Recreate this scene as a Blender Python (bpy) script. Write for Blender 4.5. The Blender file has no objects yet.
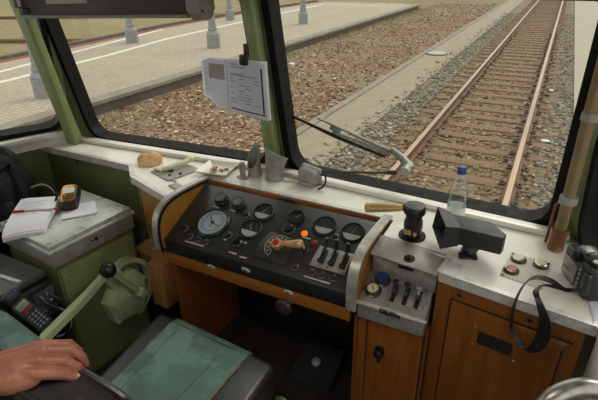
import bpy, bmesh, math, random
import numpy as np
from mathutils import Vector as V, Matrix as MX, Euler, noise
random.seed(7); rng = np.random.default_rng(7)
S = bpy.context.scene
COL = S.collection
PI = math.pi

# ------------------------------------------------------------------ materials
def lin(h):
    h = h.lstrip('#'); o = []
    for i in (0, 2, 4):
        c = int(h[i:i+2], 16) / 255
        o.append(c/12.92 if c <= .04045 else ((c+.055)/1.055)**2.4)
    return (*o, 1)
def nodes(name):
    m = bpy.data.materials.new(name); m.use_nodes = True
    nt = m.node_tree; return m, nt, nt.nodes['Principled BSDF']
def add(nt, t, **k):
    n = nt.nodes.new(t)
    for a, v in k.items():
        if a in n.inputs: n.inputs[a].default_value = v
        else: setattr(n, a, v)
    return n
def mixrgb(nt, fac, a, b, mode='MIX'):
    n = nt.nodes.new('ShaderNodeMix'); n.data_type = 'RGBA'; n.blend_type = mode
    for i, v in ((0, fac), (6, a), (7, b)):
        if isinstance(v, bpy.types.NodeSocket): nt.links.new(v, n.inputs[i])
        else: n.inputs[i].default_value = v
    return n.outputs[2]
def ramp(nt, src, stops):
    r = nt.nodes.new('ShaderNodeValToRGB'); nt.links.new(src, r.inputs[0])
    e = r.color_ramp.elements
    while len(e) < len(stops): e.new(.5)
    for x, (p, c) in zip(e, stops): x.position = p; x.color = c
    return r.outputs[0]
def coords(nt, scale=(1, 1, 1), rot=(0, 0, 0)):
    tc = nt.nodes.new('ShaderNodeTexCoord'); mp = nt.nodes.new('ShaderNodeMapping')
    mp.inputs['Scale'].default_value = scale; mp.inputs['Rotation'].default_value = rot
    nt.links.new(tc.outputs['Object'], mp.inputs['Vector']); return mp.outputs[0]
def bump(nt, b, h, strength=.3, dist=.01):
    n = nt.nodes.new('ShaderNodeBump'); n.inputs['Strength'].default_value = strength; n.inputs['Distance'].default_value = dist
    nt.links.new(h, n.inputs['Height']); nt.links.new(n.outputs[0], b.inputs['Normal'])
def paint(name, c1, c2=None, rough=.5, metal=0., scale=18, bmp=.0, wear=None, wearscale=9, wearat=.62, spec=.5, coat=0, stretch=(1, 1, 1)):
    """base colour broken up by noise, optional worn patches of a third colour"""
    m, nt, b = nodes(name)
    c1 = lin(c1); c2 = lin(c2) if c2 else tuple(min(1, x*.82) for x in c1[:3])+(1,)
    co = coords(nt, stretch)
    n = add(nt, 'ShaderNodeTexNoise', Scale=scale, Detail=5, Roughness=.6); nt.links.new(co, n.inputs['Vector'])
    col = ramp(nt, n.outputs[0], [(.32, c2), (.68, c1)])
    if wear:
        w = add(nt, 'ShaderNodeTexNoise', Scale=wearscale, Detail=8, Roughness=.7); nt.links.new(co, w.inputs['Vector'])
        f = ramp(nt, w.outputs[0], [(wearat, (0, 0, 0, 1)), (wearat+.06, (1, 1, 1, 1))])
        col = mixrgb(nt, f, col, lin(wear))
    nt.links.new(col, b.inputs['Base Color'])
    b.inputs['Roughness'].default_value = rough; b.inputs['Metallic'].default_value = metal
    b.inputs['Specular IOR Level'].default_value = spec; b.inputs['Coat Weight'].default_value = coat
    rr = ramp(nt, n.outputs[0], [(.3, (rough*.8,)*3+(1,)), (.7, (min(1, rough*1.2),)*3+(1,))]); nt.links.new(rr, b.inputs['Roughness'])
    if bmp: bump(nt, b, n.outputs[0], bmp, .004)
    return m
def wood(name, c1, c2, axis='Z', scale=1., rough=.38, coat=.25):
    m, nt, b = nodes(name)
    s = {'X': (2, 26, 26), 'Y': (26, 2, 26), 'Z': (26, 26, 2)}[axis]
    co = coords(nt, tuple(x*scale for x in s))
    n = add(nt, 'ShaderNodeTexNoise', Scale=1.6, Detail=6, Roughness=.62, Distortion=.7); nt.links.new(co, n.inputs['Vector'])
    co2 = coords(nt, (3, 3, 3)); n2 = add(nt, 'ShaderNodeTexNoise', Scale=1.7, Detail=4); nt.links.new(co2, n2.inputs['Vector'])
    col = ramp(nt, n.outputs[0], [(.3, lin(c2)), (.7, lin(c1))])
    col = mixrgb(nt, ramp(nt, n2.outputs[0], [(.4, (0, 0, 0, 1)), (.7, (.45, .45, .45, 1))]), col, lin(c2))
    nt.links.new(col, b.inputs['Base Color']); b.inputs['Roughness'].default_value = rough; b.inputs['Coat Weight'].default_value = coat
    b.inputs['Coat Roughness'].default_value = .25
    bump(nt, b, n.outputs[0], .12, .002)
    return m
def stones(name, cols, rough=.9):
    """each loose stone takes one of the listed colours"""
    m, nt, b = nodes(name)
    g = nt.nodes.new('ShaderNodeNewGeometry')
    n = len(cols); stops = [((i+.5)/n, lin(c)) for i, c in enumerate(cols)]
    col = ramp(nt, g.outputs['Random Per Island'], stops)
    co = coords(nt); t = add(nt, 'ShaderNodeTexNoise', Scale=30, Detail=3); nt.links.new(co, t.inputs['Vector'])
    col = mixrgb(nt, .35, col, t.outputs[0], 'OVERLAY')
    nt.links.new(col, b.inputs['Base Color']); b.inputs['Roughness'].default_value = rough; return m
def earth(name, cols, vs=14, patch=None, pscale=.5, rough=.95, bmp=.8):
    """gravelly ground: voronoi cells of mixed colours, bumped"""
    m, nt, b = nodes(name); co = coords(nt)
    v = add(nt, 'ShaderNodeTexVoronoi', Scale=vs); nt.links.new(co, v.inputs['Vector'])
    sep = nt.nodes.new('ShaderNodeSeparateColor'); nt.links.new(v.outputs['Color'], sep.inputs[0])
    n = len(cols); col = ramp(nt, sep.outputs[0], [((i+.5)/n, lin(c)) for i, c in enumerate(cols)])
    if patch:
        p = add(nt, 'ShaderNodeTexNoise', Scale=pscale, Detail=7, Roughness=.68); nt.links.new(co, p.inputs['Vector'])
        col = mixrgb(nt, ramp(nt, p.outputs[0], [(.46, (0, 0, 0, 1)), (.62, (.85, .85, .85, 1))]), col, lin(patch))
    nt.links.new(col, b.inputs['Base Color']); b.inputs['Roughness'].default_value = rough
    bump(nt, b, v.outputs['Distance'], bmp, .03)
    return m
def glow(name, c, e, strength):
    m, nt, b = nodes(name); b.inputs['Base Color'].default_value = lin(c)
    b.inputs['Emission Color'].default_value = lin(e); b.inputs['Emission Strength'].default_value = strength; b.inputs['Roughness'].default_value = .25; return m
def clear(name, tint='#ffffff', gloss=.06, rough=.02):
    m = bpy.data.materials.new(name); m.use_nodes = True; nt = m.node_tree; nt.nodes.clear()
    o = nt.nodes.new('ShaderNodeOutputMaterial'); mx = nt.nodes.new('ShaderNodeMixShader')
    t = nt.nodes.new('ShaderNodeBsdfTransparent'); t.inputs[0].default_value = lin(tint)
    g = nt.nodes.new('ShaderNodeBsdfGlossy'); g.inputs['Roughness'].default_value = rough
    lw = nt.nodes.new('ShaderNodeLayerWeight'); lw.inputs[0].default_value = .25
    mu = nt.nodes.new('ShaderNodeMath'); mu.operation = 'MULTIPLY_ADD'; mu.inputs[1].default_value = gloss*3; mu.inputs[2].default_value = gloss*.25
    nt.links.new(lw.outputs['Fresnel'], mu.inputs[0]); nt.links.new(mu.outputs[0], mx.inputs[0])
    nt.links.new(t.outputs[0], mx.inputs[1]); nt.links.new(g.outputs[0], mx.inputs[2]); nt.links.new(mx.outputs[0], o.inputs[0]); return m

M = dict(
 green=paint('cab green paint', '#7d8559', '#70784e', .42, bmp=.05, scale=9),
 greenl=paint('pale green paint', '#bccb9e', '#aaba8a', .4, bmp=.06, scale=14, wear='#6d6d50', wearscale=24, wearat=.7),
 pillar=paint('pillar green paint', '#84915f', '#788557', .38, scale=8),
 panelgreen=paint('wall panel green', '#63683f', '#565b36', .45, bmp=.06, scale=10),
 rubber=paint('black rubber', '#0f0c0d', '#141112', .6, scale=30, spec=.2),
 white=paint('worn white worktop', '#e6e3d9', '#dcd8cb', .25, scale=5, wear='#b9b2a2', wearscale=13, wearat=.71, spec=.6),
 cream=paint('cream paint', '#c9c4b4', '#bab4a2', .4, scale=7),
 alu=paint('scuffed aluminium', '#d2d0ca', '#b8b6b0', .33, .3, scale=40, wear='#6f6e69', wearscale=30, wearat=.66, stretch=(1, .4, 1)),
 aluworn=paint('worn aluminium lid', '#c3c5c3', '#adafad', .3, .3, scale=26, wear='#bdbcb6', wearscale=6, wearat=.75),
 trimalu=paint('dull cheek edging', '#b9b7ae', '#99978f', .38, .45, scale=30, wear='#8a8880', wearscale=14, wearat=.66),
 chrome=paint('polished chrome', '#d6d6d2', '#c2c2bf', .16, 1, scale=30),
 tubemetal=paint('brushed steel tube', '#b7b3ad', '#8e8a84', .35, .9, scale=30, wear='#5b5751', wearscale=34, wearat=.68),
 greymetal=paint('grey hammered paint', '#a09f99', '#83827c', .42, .25, scale=34, bmp=.1, wear='#b5b4ae', wearscale=18, wearat=.64),
 grey=paint('grey cast metal', '#9b9b94', '#7d7d77', .45, .2, scale=26, bmp=.15, wear='#a5a59d', wearscale=16, wearat=.63),
 panel=paint('black instrument panel', '#2b2928', '#242221', .36, scale=60, bmp=.08, wear='#3b3836', wearscale=14, wearat=.66, spec=.5),
 black=paint('black plastic', '#171616', '#1e1d1d', .4, scale=40),
 blackmatt=paint('matt black sheet', '#232120', '#1b1a19', .5, scale=24, wear='#34312e', wearscale=10, wearat=.64),
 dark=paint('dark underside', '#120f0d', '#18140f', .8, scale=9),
 floor=paint('dark brown floor covering', '#2a221c', '#1d1713', .7, scale=7, bmp=.2),
 wood=wood('oiled wood, standing grain', '#96591f', '#6d3c12', 'Z'),
 woodx=wood('oiled wood, lying grain', '#a06427', '#774519', 'X'),
 woody=wood('oiled wood cheek', '#a4742c', '#84571d', 'Y'),
 woodr=wood('red brown plywood', '#8c561d', '#683c12', 'Z', .8),
 crate=wood('dry plywood', '#c8945c', '#a36e3e', 'Z', 1, .6, 0),
 brass=paint('brass', '#d0a777', '#b58b57', .3, .45, scale=20),
 goldwood=paint('varnished handle', '#b99c60', '#9a7b42', .3, .1, scale=30, coat=.4),
 red=paint('red plastic', '#b02a22', '#93201a', .35), redbtn=paint('faded red button', '#b5483a', '#9b3b2f', .4),
 dial=paint('pale blue dial face', '#cdd9de', '#c0ced4', .5, scale=5),
 dialwhite=paint('white dial face', '#c4c3bb', '#b3b2a9', .5, scale=5),
 dialdark=paint('dark dial face', '#3a3a38', '#2d2d2b', .45, scale=5),
 cap=paint('brown black gauge cap', '#4a423b', '#38312b', .3, scale=20, metal=.2),
 ink=paint('dark ink', '#2c2c2e', '#232325', .6), inkgrey=paint('grey print', '#8b8a8f', '#7e7d82', .7),
 paper=paint('white paper', '#dcdbe0', '#d0cfd6', .7, scale=4), paperblue=paint('shaded paper photo', '#a59f9a', '#8c8681', .7, scale=10),
 plate=paint('engraved nameplate', '#a9a69c', '#8f8c82', .5, scale=50),
 teal=paint('worn teal seat cloth', '#55716a', '#425a53', .85, scale=8, bmp=.15, wear='#5f7a70', wearscale=4, wearat=.5),
 leather=paint('black leathercloth', '#2c2929', '#232121', .38, scale=60, bmp=.12, wear='#383534', wearscale=12, wearat=.64),
 gold=paint('gold tone front', '#c9a35a', '#a8823c', .25, .8, scale=20),
 navy=paint('dark navy plastic', '#232a36', '#1b212b', .4), lcd=paint('grey green display', '#8a9a7e', '#7d8c72', .25),
 keyg=paint('pale keys', '#8f97a3', '#7e8590', .45),
 fabric=paint('black nylon', '#0d0d11', '#08080b', .75, scale=30, bmp=.35, spec=.2), strapw=paint('white webbing', '#b5b4ae', '#9e9d97', .7),
 skin=paint('skin', '#a66d55', '#88533f', .5, scale=24, bmp=.1, spec=.35), nail=paint('fingernail', '#d0a190', '#c39483', .3),
 bread=paint('bread crust', '#d0a36c', '#b07f47', .65, scale=11, bmp=.25, wear='#dbb988', wearscale=3, wearat=.5),
 ivory=paint('ivory plastic', '#d9d0a8', '#c8bd90', .4), porcelain=paint('white glazed tray', '#dcd9d0', '#cfccc2', .25),
 butt=paint('cigarette filter', '#b0703c', '#93562a', .8, scale=30), buttw=paint('cigarette paper', '#d8d2c4', '#c6beac', .8),
 bluecap=paint('blue bottle cap', '#26408a', '#1e3475', .35), label=paint('pale green label', '#f2f5f0', '#e2ece3', .45, scale=16, wear='#6fae86', wearscale=13, wearat=.68),
 rust=paint('rusty pipe', '#8a5a3c', '#6b4029', .5, .3, scale=14, wear='#a88a63', wearscale=9, wearat=.55),
 pipepaint=paint('ochre flaking pipe paint', '#84704c', '#6b583a', .42, .1, scale=12, wear='#6e4a32', wearscale=8, wearat=.62),
 visor=paint('brown grey blind case', '#3f3530', '#352c27', .6, scale=10), visorcap=paint('chipped grey end cap', '#85827a', '#75726a', .55, scale=12, wear='#4a443c', wearscale=24, wearat=.63),
 railtop=paint('worn rail head', '#a8907a', '#937a64', .32, .55, scale=4, stretch=(1, .1, 1)), railside=paint('rusty rail web', '#7d5a42', '#644532', .8, scale=9),
 sleeper=paint('rust stained sleeper', '#7f654d', '#68503b', .85, scale=7, bmp=.3, wear='#5e4638', wearscale=5, wearat=.6, stretch=(.4, 2, 1)),
 clip=paint('oily rail fastening', '#4a3529', '#38281f', .7),
 post=paint('grey lamp post paint', '#8d8f90', '#7d7f80', .55, scale=12),
 concrete=paint('sandy concrete', '#978c79', '#837764', .9, scale=4, bmp=.25, wear='#8f7f69', wearscale=3, wearat=.6),
 kerb=paint('weathered kerb stone', '#8e8778', '#736c5f', .9, scale=3, bmp=.2), kerbdark=paint('dark kerb face', '#6f685c', '#534d43', .95, scale=5, bmp=.3),
 palecon=paint('pale concrete', '#a59d8d', '#968d7d', .9, scale=2.2), line=paint('white line paint', '#dcd8cd', '#c9c4b7', .8, scale=6),
 redline=paint('red stone strip', '#8e5148', '#7c433b', .9, scale=6), man=paint('cast manhole cover', '#b0aa9c', '#98917f', .7, scale=20),
 amber=glow('lit amber lamp', '#d06a10', '#ff7a14', .45), redlamp=paint('dull red lamp', '#8c2a24', '#6f1e1a', .25),
 lamp=glow('added fill lamp diffuser', '#e8e4d8', '#fff0dc', 1.5),  # glow of the made-up fill lamp
 glass=clear('window glass', '#f4f6f2', .02), pet=clear('clear bottle plastic', '#fbfdfd', .22, .18), gaugeglass=clear('gauge glass', '#f2f4f4', .05, .05),
)
# brick paving of the platform
def paving():
    m, nt, b = nodes('clay block paving'); co = coords(nt, (1, 1, 1), (0, 0, .1))
    t = nt.nodes.new('ShaderNodeTexBrick'); nt.links.new(co, t.inputs['Vector'])
    t.inputs['Scale'].default_value = 1; t.inputs['Brick Width'].default_value = .22; t.inputs['Row Height'].default_value = .11; t.inputs['Mortar Size'].default_value = .008
    t.inputs['Color1'].default_value = lin('#ada290'); t.inputs['Color2'].default_value = lin('#a09583'); t.inputs['Mortar'].default_value = lin('#7f7566')
    n = add(nt, 'ShaderNodeTexNoise', Scale=.8, Detail=5); nt.links.new(co, n.inputs['Vector'])
    nt.links.new(mixrgb(nt, ramp(nt, n.outputs[0], [(.4, (0, 0, 0, 1)), (.7, (.5, .5, .5, 1))]), t.outputs[0], lin('#94897a')), b.inputs['Base Color'])
    b.inputs['Roughness'].default_value = .9; bump(nt, b, t.outputs['Fac'], -.2, .01); return m
def translucent(m, f, c):
    nt = m.node_tree; b = nt.nodes['Principled BSDF']; o = nt.nodes['Material Output']; t = nt.nodes.new('ShaderNodeBsdfTranslucent'); t.inputs[0].default_value = lin(c)
    x = nt.nodes.new('ShaderNodeMixShader'); x.inputs[0].default_value = f; nt.links.new(b.outputs[0], x.inputs[1]); nt.links.new(t.outputs[0], x.inputs[2]); nt.links.new(x.outputs[0], o.inputs[0])
M['backlit'] = paint('backlit thin paper', '#e6e5e8', '#dcdbdf', .7, scale=4); translucent(M['backlit'], .62, '#eeeef2')
M['paving'] = paving()
M['soil'] = earth('brown gravel soil', ['#5d4734', '#7a604a', '#8d745b', '#6a4e3a', '#806d57'], 13, '#857660', .6)
M['verge'] = earth('dry grass verge', ['#77724a', '#8a8055', '#7f7452', '#6b663f'], 9, '#8f7859', .5)
M['ballast'] = earth('track ballast', ['#6b5946', '#7d6850', '#574534', '#8a755b', '#73604a'], 15)
M['greyballast'] = earth('grey ballast', ['#70685c', '#80776a', '#5f574b', '#7a6d5c'], 15)
M['stonebrown'] = stones('brown stones', ['#4b382a', '#7a5f47', '#9a774f', '#64452f', '#b8a388', '#80583b', '#54443a', '#94836c', '#d0c2aa', '#6f533c'])
M['stonetrack'] = stones('rust tinted ballast stones', ['#54432f', '#7a6349', '#988164', '#675038', '#b09a7c', '#85704f', '#6d5c4b', '#8d8069'])
M['stonegrey'] = stones('grey ballast stones', ['#5d564c', '#7d7466', '#989083', '#6c6152', '#b3ab9c', '#7c6a54', '#8b7d6a', '#57504a'])
M['blade'] = stones('dry grass blades', ['#7f7d45', '#9d9558', '#b0a36c', '#6d7040', '#a99a70'])

# ------------------------------------------------------------------ mesh builder
def frame(o, x, y=None, z=None):
    x = V(x).normalized()
    if z is not None: z = V(z).normalized(); y = z.cross(x).normalized(); x = y.cross(z)
    else: y = V(y); z = x.cross(y).normalized(); y = z.cross(x)
    m = MX((x, y, z)).transposed().to_4x4(); m.translation = V(o); return m
class B:
    def __init__(s, m=None): s.bm = bmesh.new(); s.m = m or MX()
    def _put(s, vs):
        for v in vs: v.co = s.m @ v.co
    def box(s, c, size, rot=(0, 0, 0), bev=0, seg=2):
        r = bmesh.ops.create_cube(s.bm, size=1); vs = r['verts']
        t = MX.Translation(V(c)) @ Euler(rot).to_matrix().to_4x4() @ MX.Diagonal((*size, 1))
        for v in vs: v.co = t @ v.co
        if bev:
            es = list({e for v in vs for e in v.link_edges})
            g = bmesh.ops.bevel(s.bm, geom=es, offset=bev, segments=seg, affect='EDGES', profile=.5)
            vs = list({v for f in g['faces'] for v in f.verts} | {v for v in vs if v.is_valid})
        s._put(vs); return s
    def lathe(s, prof, o=(0, 0, 0), ax=(0, 0, 1), n=24, caps=True):
        ax = V(ax).normalized(); u = ax.orthogonal().normalized(); w = ax.cross(u); o = V(o); rings = []
        for r, h in prof:
            rings.append([s.bm.verts.new(s.m @ (o + ax*h + (u*math.cos(2*PI*k/n) + w*math.sin(2*PI*k/n))*max(r, 1e-5))) for k in range(n)])
        for a, b in zip(rings, rings[1:]):
            for k in range(n): s.bm.faces.new((a[k], a[(k+1) % n], b[(k+1) % n], b[k]))
        if caps: s.bm.faces.new(rings[0][::-1]); s.bm.faces.new(rings[-1])
        return s
    def cyl(s, p0, p1, r0, r1=None, n=20):
        p0, p1 = V(p0), V(p1); r1 = r0 if r1 is None else r1
        return s.lathe([(r0, 0), (r1, (p1-p0).length)], p0, p1-p0, n)
    def tube(s, pts, r, n=10, closed=False):
        pts = [V(p) for p in pts]; N = len(pts); rs = r if hasattr(r, '__len__') else [r]*N
        tg = [((pts[(i+1) % N] - pts[i-1]) if closed else (pts[min(i+1, N-1)] - pts[max(i-1, 0)])).normalized() for i in range(N)]
        u = tg[0].orthogonal().normalized(); rings = []
        for i in range(N):
            u = (u - tg[i]*u.dot(tg[i])).normalized(); w = tg[i].cross(u)
            rings.append([s.bm.verts.new(s.m @ (pts[i] + (u*math.cos(2*PI*k/n) + w*math.sin(2*PI*k/n))*rs[i])) for k in range(n)])
        for i in range(N if closed else N-1):
            a, b = rings[i], rings[(i+1) % N]
            sh = 0
            if closed and i == N-1: sh = min(range(n), key=lambda q: (a[0].co - b[q].co).length)
            for k in range(n): s.bm.faces.new((a[k], a[(k+1) % n], b[(k+1+sh) % n], b[(k+sh) % n]))
        if not closed: s.bm.faces.new(rings[0][::-1]); s.bm.faces.new(rings[-1])
        return s
    def prism(s, poly, vec, bev=0):
        vec = V(vec); a = [s.bm.verts.new(V(p)) for p in poly]; b = [s.bm.verts.new(V(p)+vec) for p in poly]; n = len(a)
        fs = [s.bm.faces.new(a[::-1]), s.bm.faces.new(b)] + [s.bm.faces.new((a[k], a[(k+1) % n], b[(k+1) % n], b[k])) for k in range(n)]
        vs = a + b
        if bev:
            es = list({e for f in fs for e in f.edges})
            g = bmesh.ops.bevel(s.bm, geom=es, offset=bev, segments=2, affect='EDGES', profile=.5)
            vs = list({v for f in g['faces'] for v in f.verts} | {v for v in vs if v.is_valid})
        s._put(vs); return s
    def strip(s, pts, side, th, up=None):
        """a strap along pts, side[i] the half width vector, th thickness"""
        pts = [V(p) for p in pts]; N = len(pts); sd = [V(x) for x in side] if hasattr(side[0], '__len__') else [V(side)]*N; R = []
        for i in range(N):
            t = (pts[min(i+1, N-1)] - pts[max(i-1, 0)]).normalized(); nn = t.cross(sd[i]).normalized()*th/2
            R.append([s.bm.verts.new(s.m @ q) for q in (pts[i]-sd[i]-nn, pts[i]+sd[i]-nn, pts[i]+sd[i]+nn, pts[i]-sd[i]+nn)])
        for a, b in zip(R, R[1:]):
            for k in range(4): s.bm.faces.new((a[k], a[(k+1) % 4], b[(k+1) % 4], b[k]))
        s.bm.faces.new(R[0][::-1]); s.bm.faces.new(R[-1]); return s
    def ball(s, c, r, rot=(0, 0, 0), sub=3, fn=None):
        r = (r, r, r) if not hasattr(r, '__len__') else r
        g = bmesh.ops.create_icosphere(s.bm, subdivisions=sub, radius=1); rm = Euler(rot).to_matrix()
        for v in g['verts']:
            p = v.co.copy()
            if fn: p = fn(p)
            v.co = s.m @ (rm @ V((p.x*r[0], p.y*r[1], p.z*r[2])) + V(c))
        return s
    def grid(s, f, nu, nv, th=0):
        """surface f(u,v) with thickness th(downwards offset vector)"""
        G = [[s.bm.verts.new(s.m @ V(f(i/nu, j/nv))) for j in range(nv+1)] for i in range(nu+1)]
        for i in range(nu):
            for j in range(nv): s.bm.faces.new((G[i][j], G[i+1][j], G[i+1][j+1], G[i][j+1]))
        if th:
            t = V(th); H = [[s.bm.verts.new(s.m @ (V(f(i/nu, j/nv)) + t)) for j in range(nv+1)] for i in range(nu+1)]
            for i in range(nu):
                for j in range(nv): s.bm.faces.new((H[i][j+1], H[i+1][j+1], H[i+1][j], H[i][j]))
            ring = [(i, 0) for i in range(nu)] + [(nu, j) for j in range(nv)] + [(i, nv) for i in range(nu, 0, -1)] + [(0, j) for j in range(nv, 0, -1)]
            for a, b in zip(ring, ring[1:]+ring[:1]): s.bm.faces.new((G[a[0]][a[1]], H[a[0]][a[1]], H[b[0]][b[1]], G[b[0]][b[1]]))
        return s
def emit(name, b, mat, parent=None, base=None, ang=35):
    """link the builder as one mesh; vertices are in world space and shifted to the parent's (or own) base"""
    root = parent
    while root is not None and root.parent is not None: root = root.parent
    off = root.location.copy() if root is not None else V(base or (0, 0, 0))
    bmesh.ops.recalc_face_normals(b.bm, faces=b.bm.faces)
    for v in b.bm.verts: v.co -= off
    me = bpy.data.meshes.new(name); b.bm.to_mesh(me); b.bm.free()
    me.materials.append(M[mat] if isinstance(mat, str) else mat)
    me.polygons.foreach_set('use_smooth', [True]*len(me.polygons)); me.set_sharp_from_angle(angle=math.radians(ang))
    o = bpy.data.objects.new(name, me); COL.objects.link(o)
    if parent is not None: o.parent = parent
    else: o.location = off
    return o
def tag(o, label, cat, group=None, kind=None):
    o['label'] = label; o['category'] = cat
    if group: o['group'] = group
    if kind: o['kind'] = kind
    return o
def thing(name, loc, label, cat, group=None, kind=None):
    o = bpy.data.objects.new(name, None); COL.objects.link(o); o.location = loc; o.empty_display_size = .05
    return tag(o, label, cat, group, kind)
def struct(o, label=None, cat=None):
    o['kind'] = 'structure'
    if label: o['label'] = label; o['category'] = cat
    return o
def copytree(o, dv, parent=None):
    c = o.copy(); COL.objects.link(c)
    if parent is not None: c.parent = parent
    else: c.location = o.location + V(dv)
    for ch in [q for q in bpy.data.objects if q.parent == o]: copytree(ch, dv, c)
    return c

# ------------------------------------------------------------------ camera (28 mm equivalent, tilted 27 degrees down)
CR = ((.88633981, .19738455, -.41885687), (.46281158, -.40576943, .78813489), (-.01439366, -.89240714, -.45100146))
mw = MX(((CR[0][0], -CR[0][1], -CR[0][2], .87), (CR[1][0], -CR[1][1], -CR[1][2], 0), (CR[2][0], -CR[2][1], -CR[2][2], 1.7), (0, 0, 0, 1)))
cam = bpy.data.cameras.new('camera'); co = bpy.data.objects.new('camera', cam); COL.objects.link(co); co.matrix_world = mw
cam.sensor_width = 36; cam.lens = 470/598*36; cam.clip_start = .02; cam.clip_end = 400; S.camera = co

# ================================================================== OUTSIDE
def flat(name, poly, z, th, mat, label=None, cat=None, parent=None):
    b = B(); b.prism([(x, y, z-th) for x, y in poly], (0, 0, th)); return emit(name, b, mat, parent)
RZ = -.82                                    # rail head; the platform is at -.70, the ground at -.95
o = struct(flat('ground', [(-80, -3), (60, -3), (60, 140), (-80, 140)], -1.0, .3, 'verge'), 'dry grass and gravel ground beyond the platform', 'ground')
o = struct(flat('ground_soil', [(-6.95, .5), (-2.82, .5), (-2.78, 60), (-9, 60), (-9, 31.5), (-6.95, 31.2)], -.965, .1, 'soil'), 'brown stony soil between platform edge and concrete path', 'ground')
o = struct(flat('ground_ballast', [(-1.30, .5), (.98, .5), (1.0, 90), (-1.25, 90)], -.992, .1, 'ballast'), 'rust tinted ballast bed under the track', 'ground')
for nm, poly in (('ground_shoulder', [(-1.85, .5), (-1.29, .5), (-1.24, 90), (-1.75, 90)]), ('ground_cess', [(.97, .5), (1.45, .5), (1.5, 90), (.99, 90)])):
    struct(flat(nm, poly, -.975, .1, 'greyballast'), 'grey gravel shoulder along the track, path side' if 'sh' in nm else 'grey gravel strip between right rail and pale concrete', 'ground')
struct(flat('path', [(-2.74, .5), (-1.80, .5), (-1.72, 90), (-2.62, 90)], -.945, .12, 'concrete'), 'sandy concrete path along the track', 'path')
struct(flat('kerb', [(-2.90, .5), (-2.745, .5), (-2.62, 90), (-2.78, 90)], -.925, .15, 'kerb'), 'pale stone edging along the concrete path', 'kerb')
struct(flat('road', [(1.43, .5), (6, .5), (6, 90), (1.48, 90)], -.93, .12, 'palecon'), 'pale concrete strip on the far side of the track', 'road')

def edgex(y): return -6.93
pl = thing('platform', (-9, 10, -1.0), 'low paved station platform with pale block paving and stone kerb', 'platform', kind='structure')
far = [(-13.0, 3), (-13.35, 8.4), (-13.95, 13), (-14.4, 16.2), (-14.6, 22), (-14.2, 31.4)]
b = B(); poly = [(-7.25, -2), (-7.3, 30.6), (-8.2, 31.4)] + far[::-1] + [(-13, -2)]
b.prism([(x, y, -1.0) for x, y in poly], (0, 0, .30)); emit('paving', b, 'paving', pl)
b = B(); b.prism([(-7.26, -2, -.76), (-6.92, -2, -.76), (-6.92, 30.9, -.76), (-7.3, 31.2, -.76)], (0, 0, .07)); emit('edge_stone', b, 'kerb', pl)
b = B(); b.prism([(-7.24, -2, -1.05), (-7.0, -2, -1.05), (-7.0, 30.8, -1.05), (-7.3, 31.0, -1.05)], (0, 0, .29)); emit('edge_face', b, 'kerbdark', pl)
def ribbon(name, pts, w, z, mat, th=.012):
    b = B(); L = [V((x, y, 0)) for x, y in pts]; side = []
    for i in range(len(L)):
        t = (L[min(i+1, len(L)-1)] - L[max(i-1, 0)]).normalized(); side.append(V((t.y, -t.x, 0))*w/2)
    b.strip([(p.x, p.y, z) for p in L], side, th); return emit(name, b, mat, pl)
ribbon('white_line', [(-9.6, -1), (-10.45, 6.5), (-10.95, 10.2), (-11.65, 13.6), (-12.3, 21.6), (-12.8, 29.7), (-8.5, 29.0)], .19, -.699, 'line')
ribbon('white_line', [(-11.0, 2), (-11.65, 7.3), (-12.85, 12), (-13.75, 15.7)], .17, -.699, 'line')
ribbon('red_strip', [(x+.32, y) for x, y in far], .3, -.698, 'redline')
ribbon('far_kerb', far, .22, -.66, 'kerbdark', .12)

# lamp posts standing on the platform
def lamp_post(x, y, label):
    t = thing('lamp_post', (x, y, -.70), label, 'lamp post', 'grey cast lamp posts on the platform')
    P = V((x, y, -.70))
    b = B(); b.lathe([(.21, 0), (.21, .42), (.16, .50), (.13, .53)], P, n=8); emit('base', b, 'post', t, ang=25)
    b = B(); b.lathe([(.125, .52), (.105, 1.0), (.10, 1.12), (.15, 1.16), (.16, 1.22), (.11, 1.27), (.09, 1.4), (.075, 2.6), (.06, 4.2)], P, n=16); emit('shaft', b, 'post', t)
    b = B(); b.lathe([(.14, .53), (.15, .57), (.14, .61)], P, n=16); emit('collar', b, 'post', t)
    b = B(); b.lathe([(.06, 4.2), (.09, 4.25), (.22, 4.45), (.22, 4.6), (.04, 4.72)], P, n=12); emit('lantern', b, 'post', t)
lamp_post(-8.25, 6.1, 'grey platform lamp post seen beside the leaning green corner pillar')
lamp_post(-12.15, 12.4, 'grey lamp post on the far platform line under the roller blind case')
lamp_post(-8.82, 12.6, 'grey lamp post standing just below the rounded blind end cap')
lamp_post(-9.09, 19.4, 'grey lamp post seen through the driver windscreen to the right of the centre pillar')
lamp_post(-13.1, 19.6, 'small distant grey lamp post close beside the centre pillar')

# rusty rails lying beyond the platform
b = B(); b.tube([(-26, 8.6, -.90), (-18.7, 11.75, -.90), (-17.3, 12.35, -.90), (-15.2, 13.3, -.91)], .075, 8)
tag(emit('old_rail', b, 'railside', base=(-18.7, 11.75, -1)), 'rusty old rail lying in the grass behind the platform', 'rail')
b = B(); b.tube([(-40, 13, -.90), (-26, 18.5, -.90), (-15.5, 24, -.92)], .08, 8)
tag(emit('old_rail', b, 'railside', base=(-26, 18.5, -1)), 'more distant dark rail crossing the dry grass', 'rail')

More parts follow.
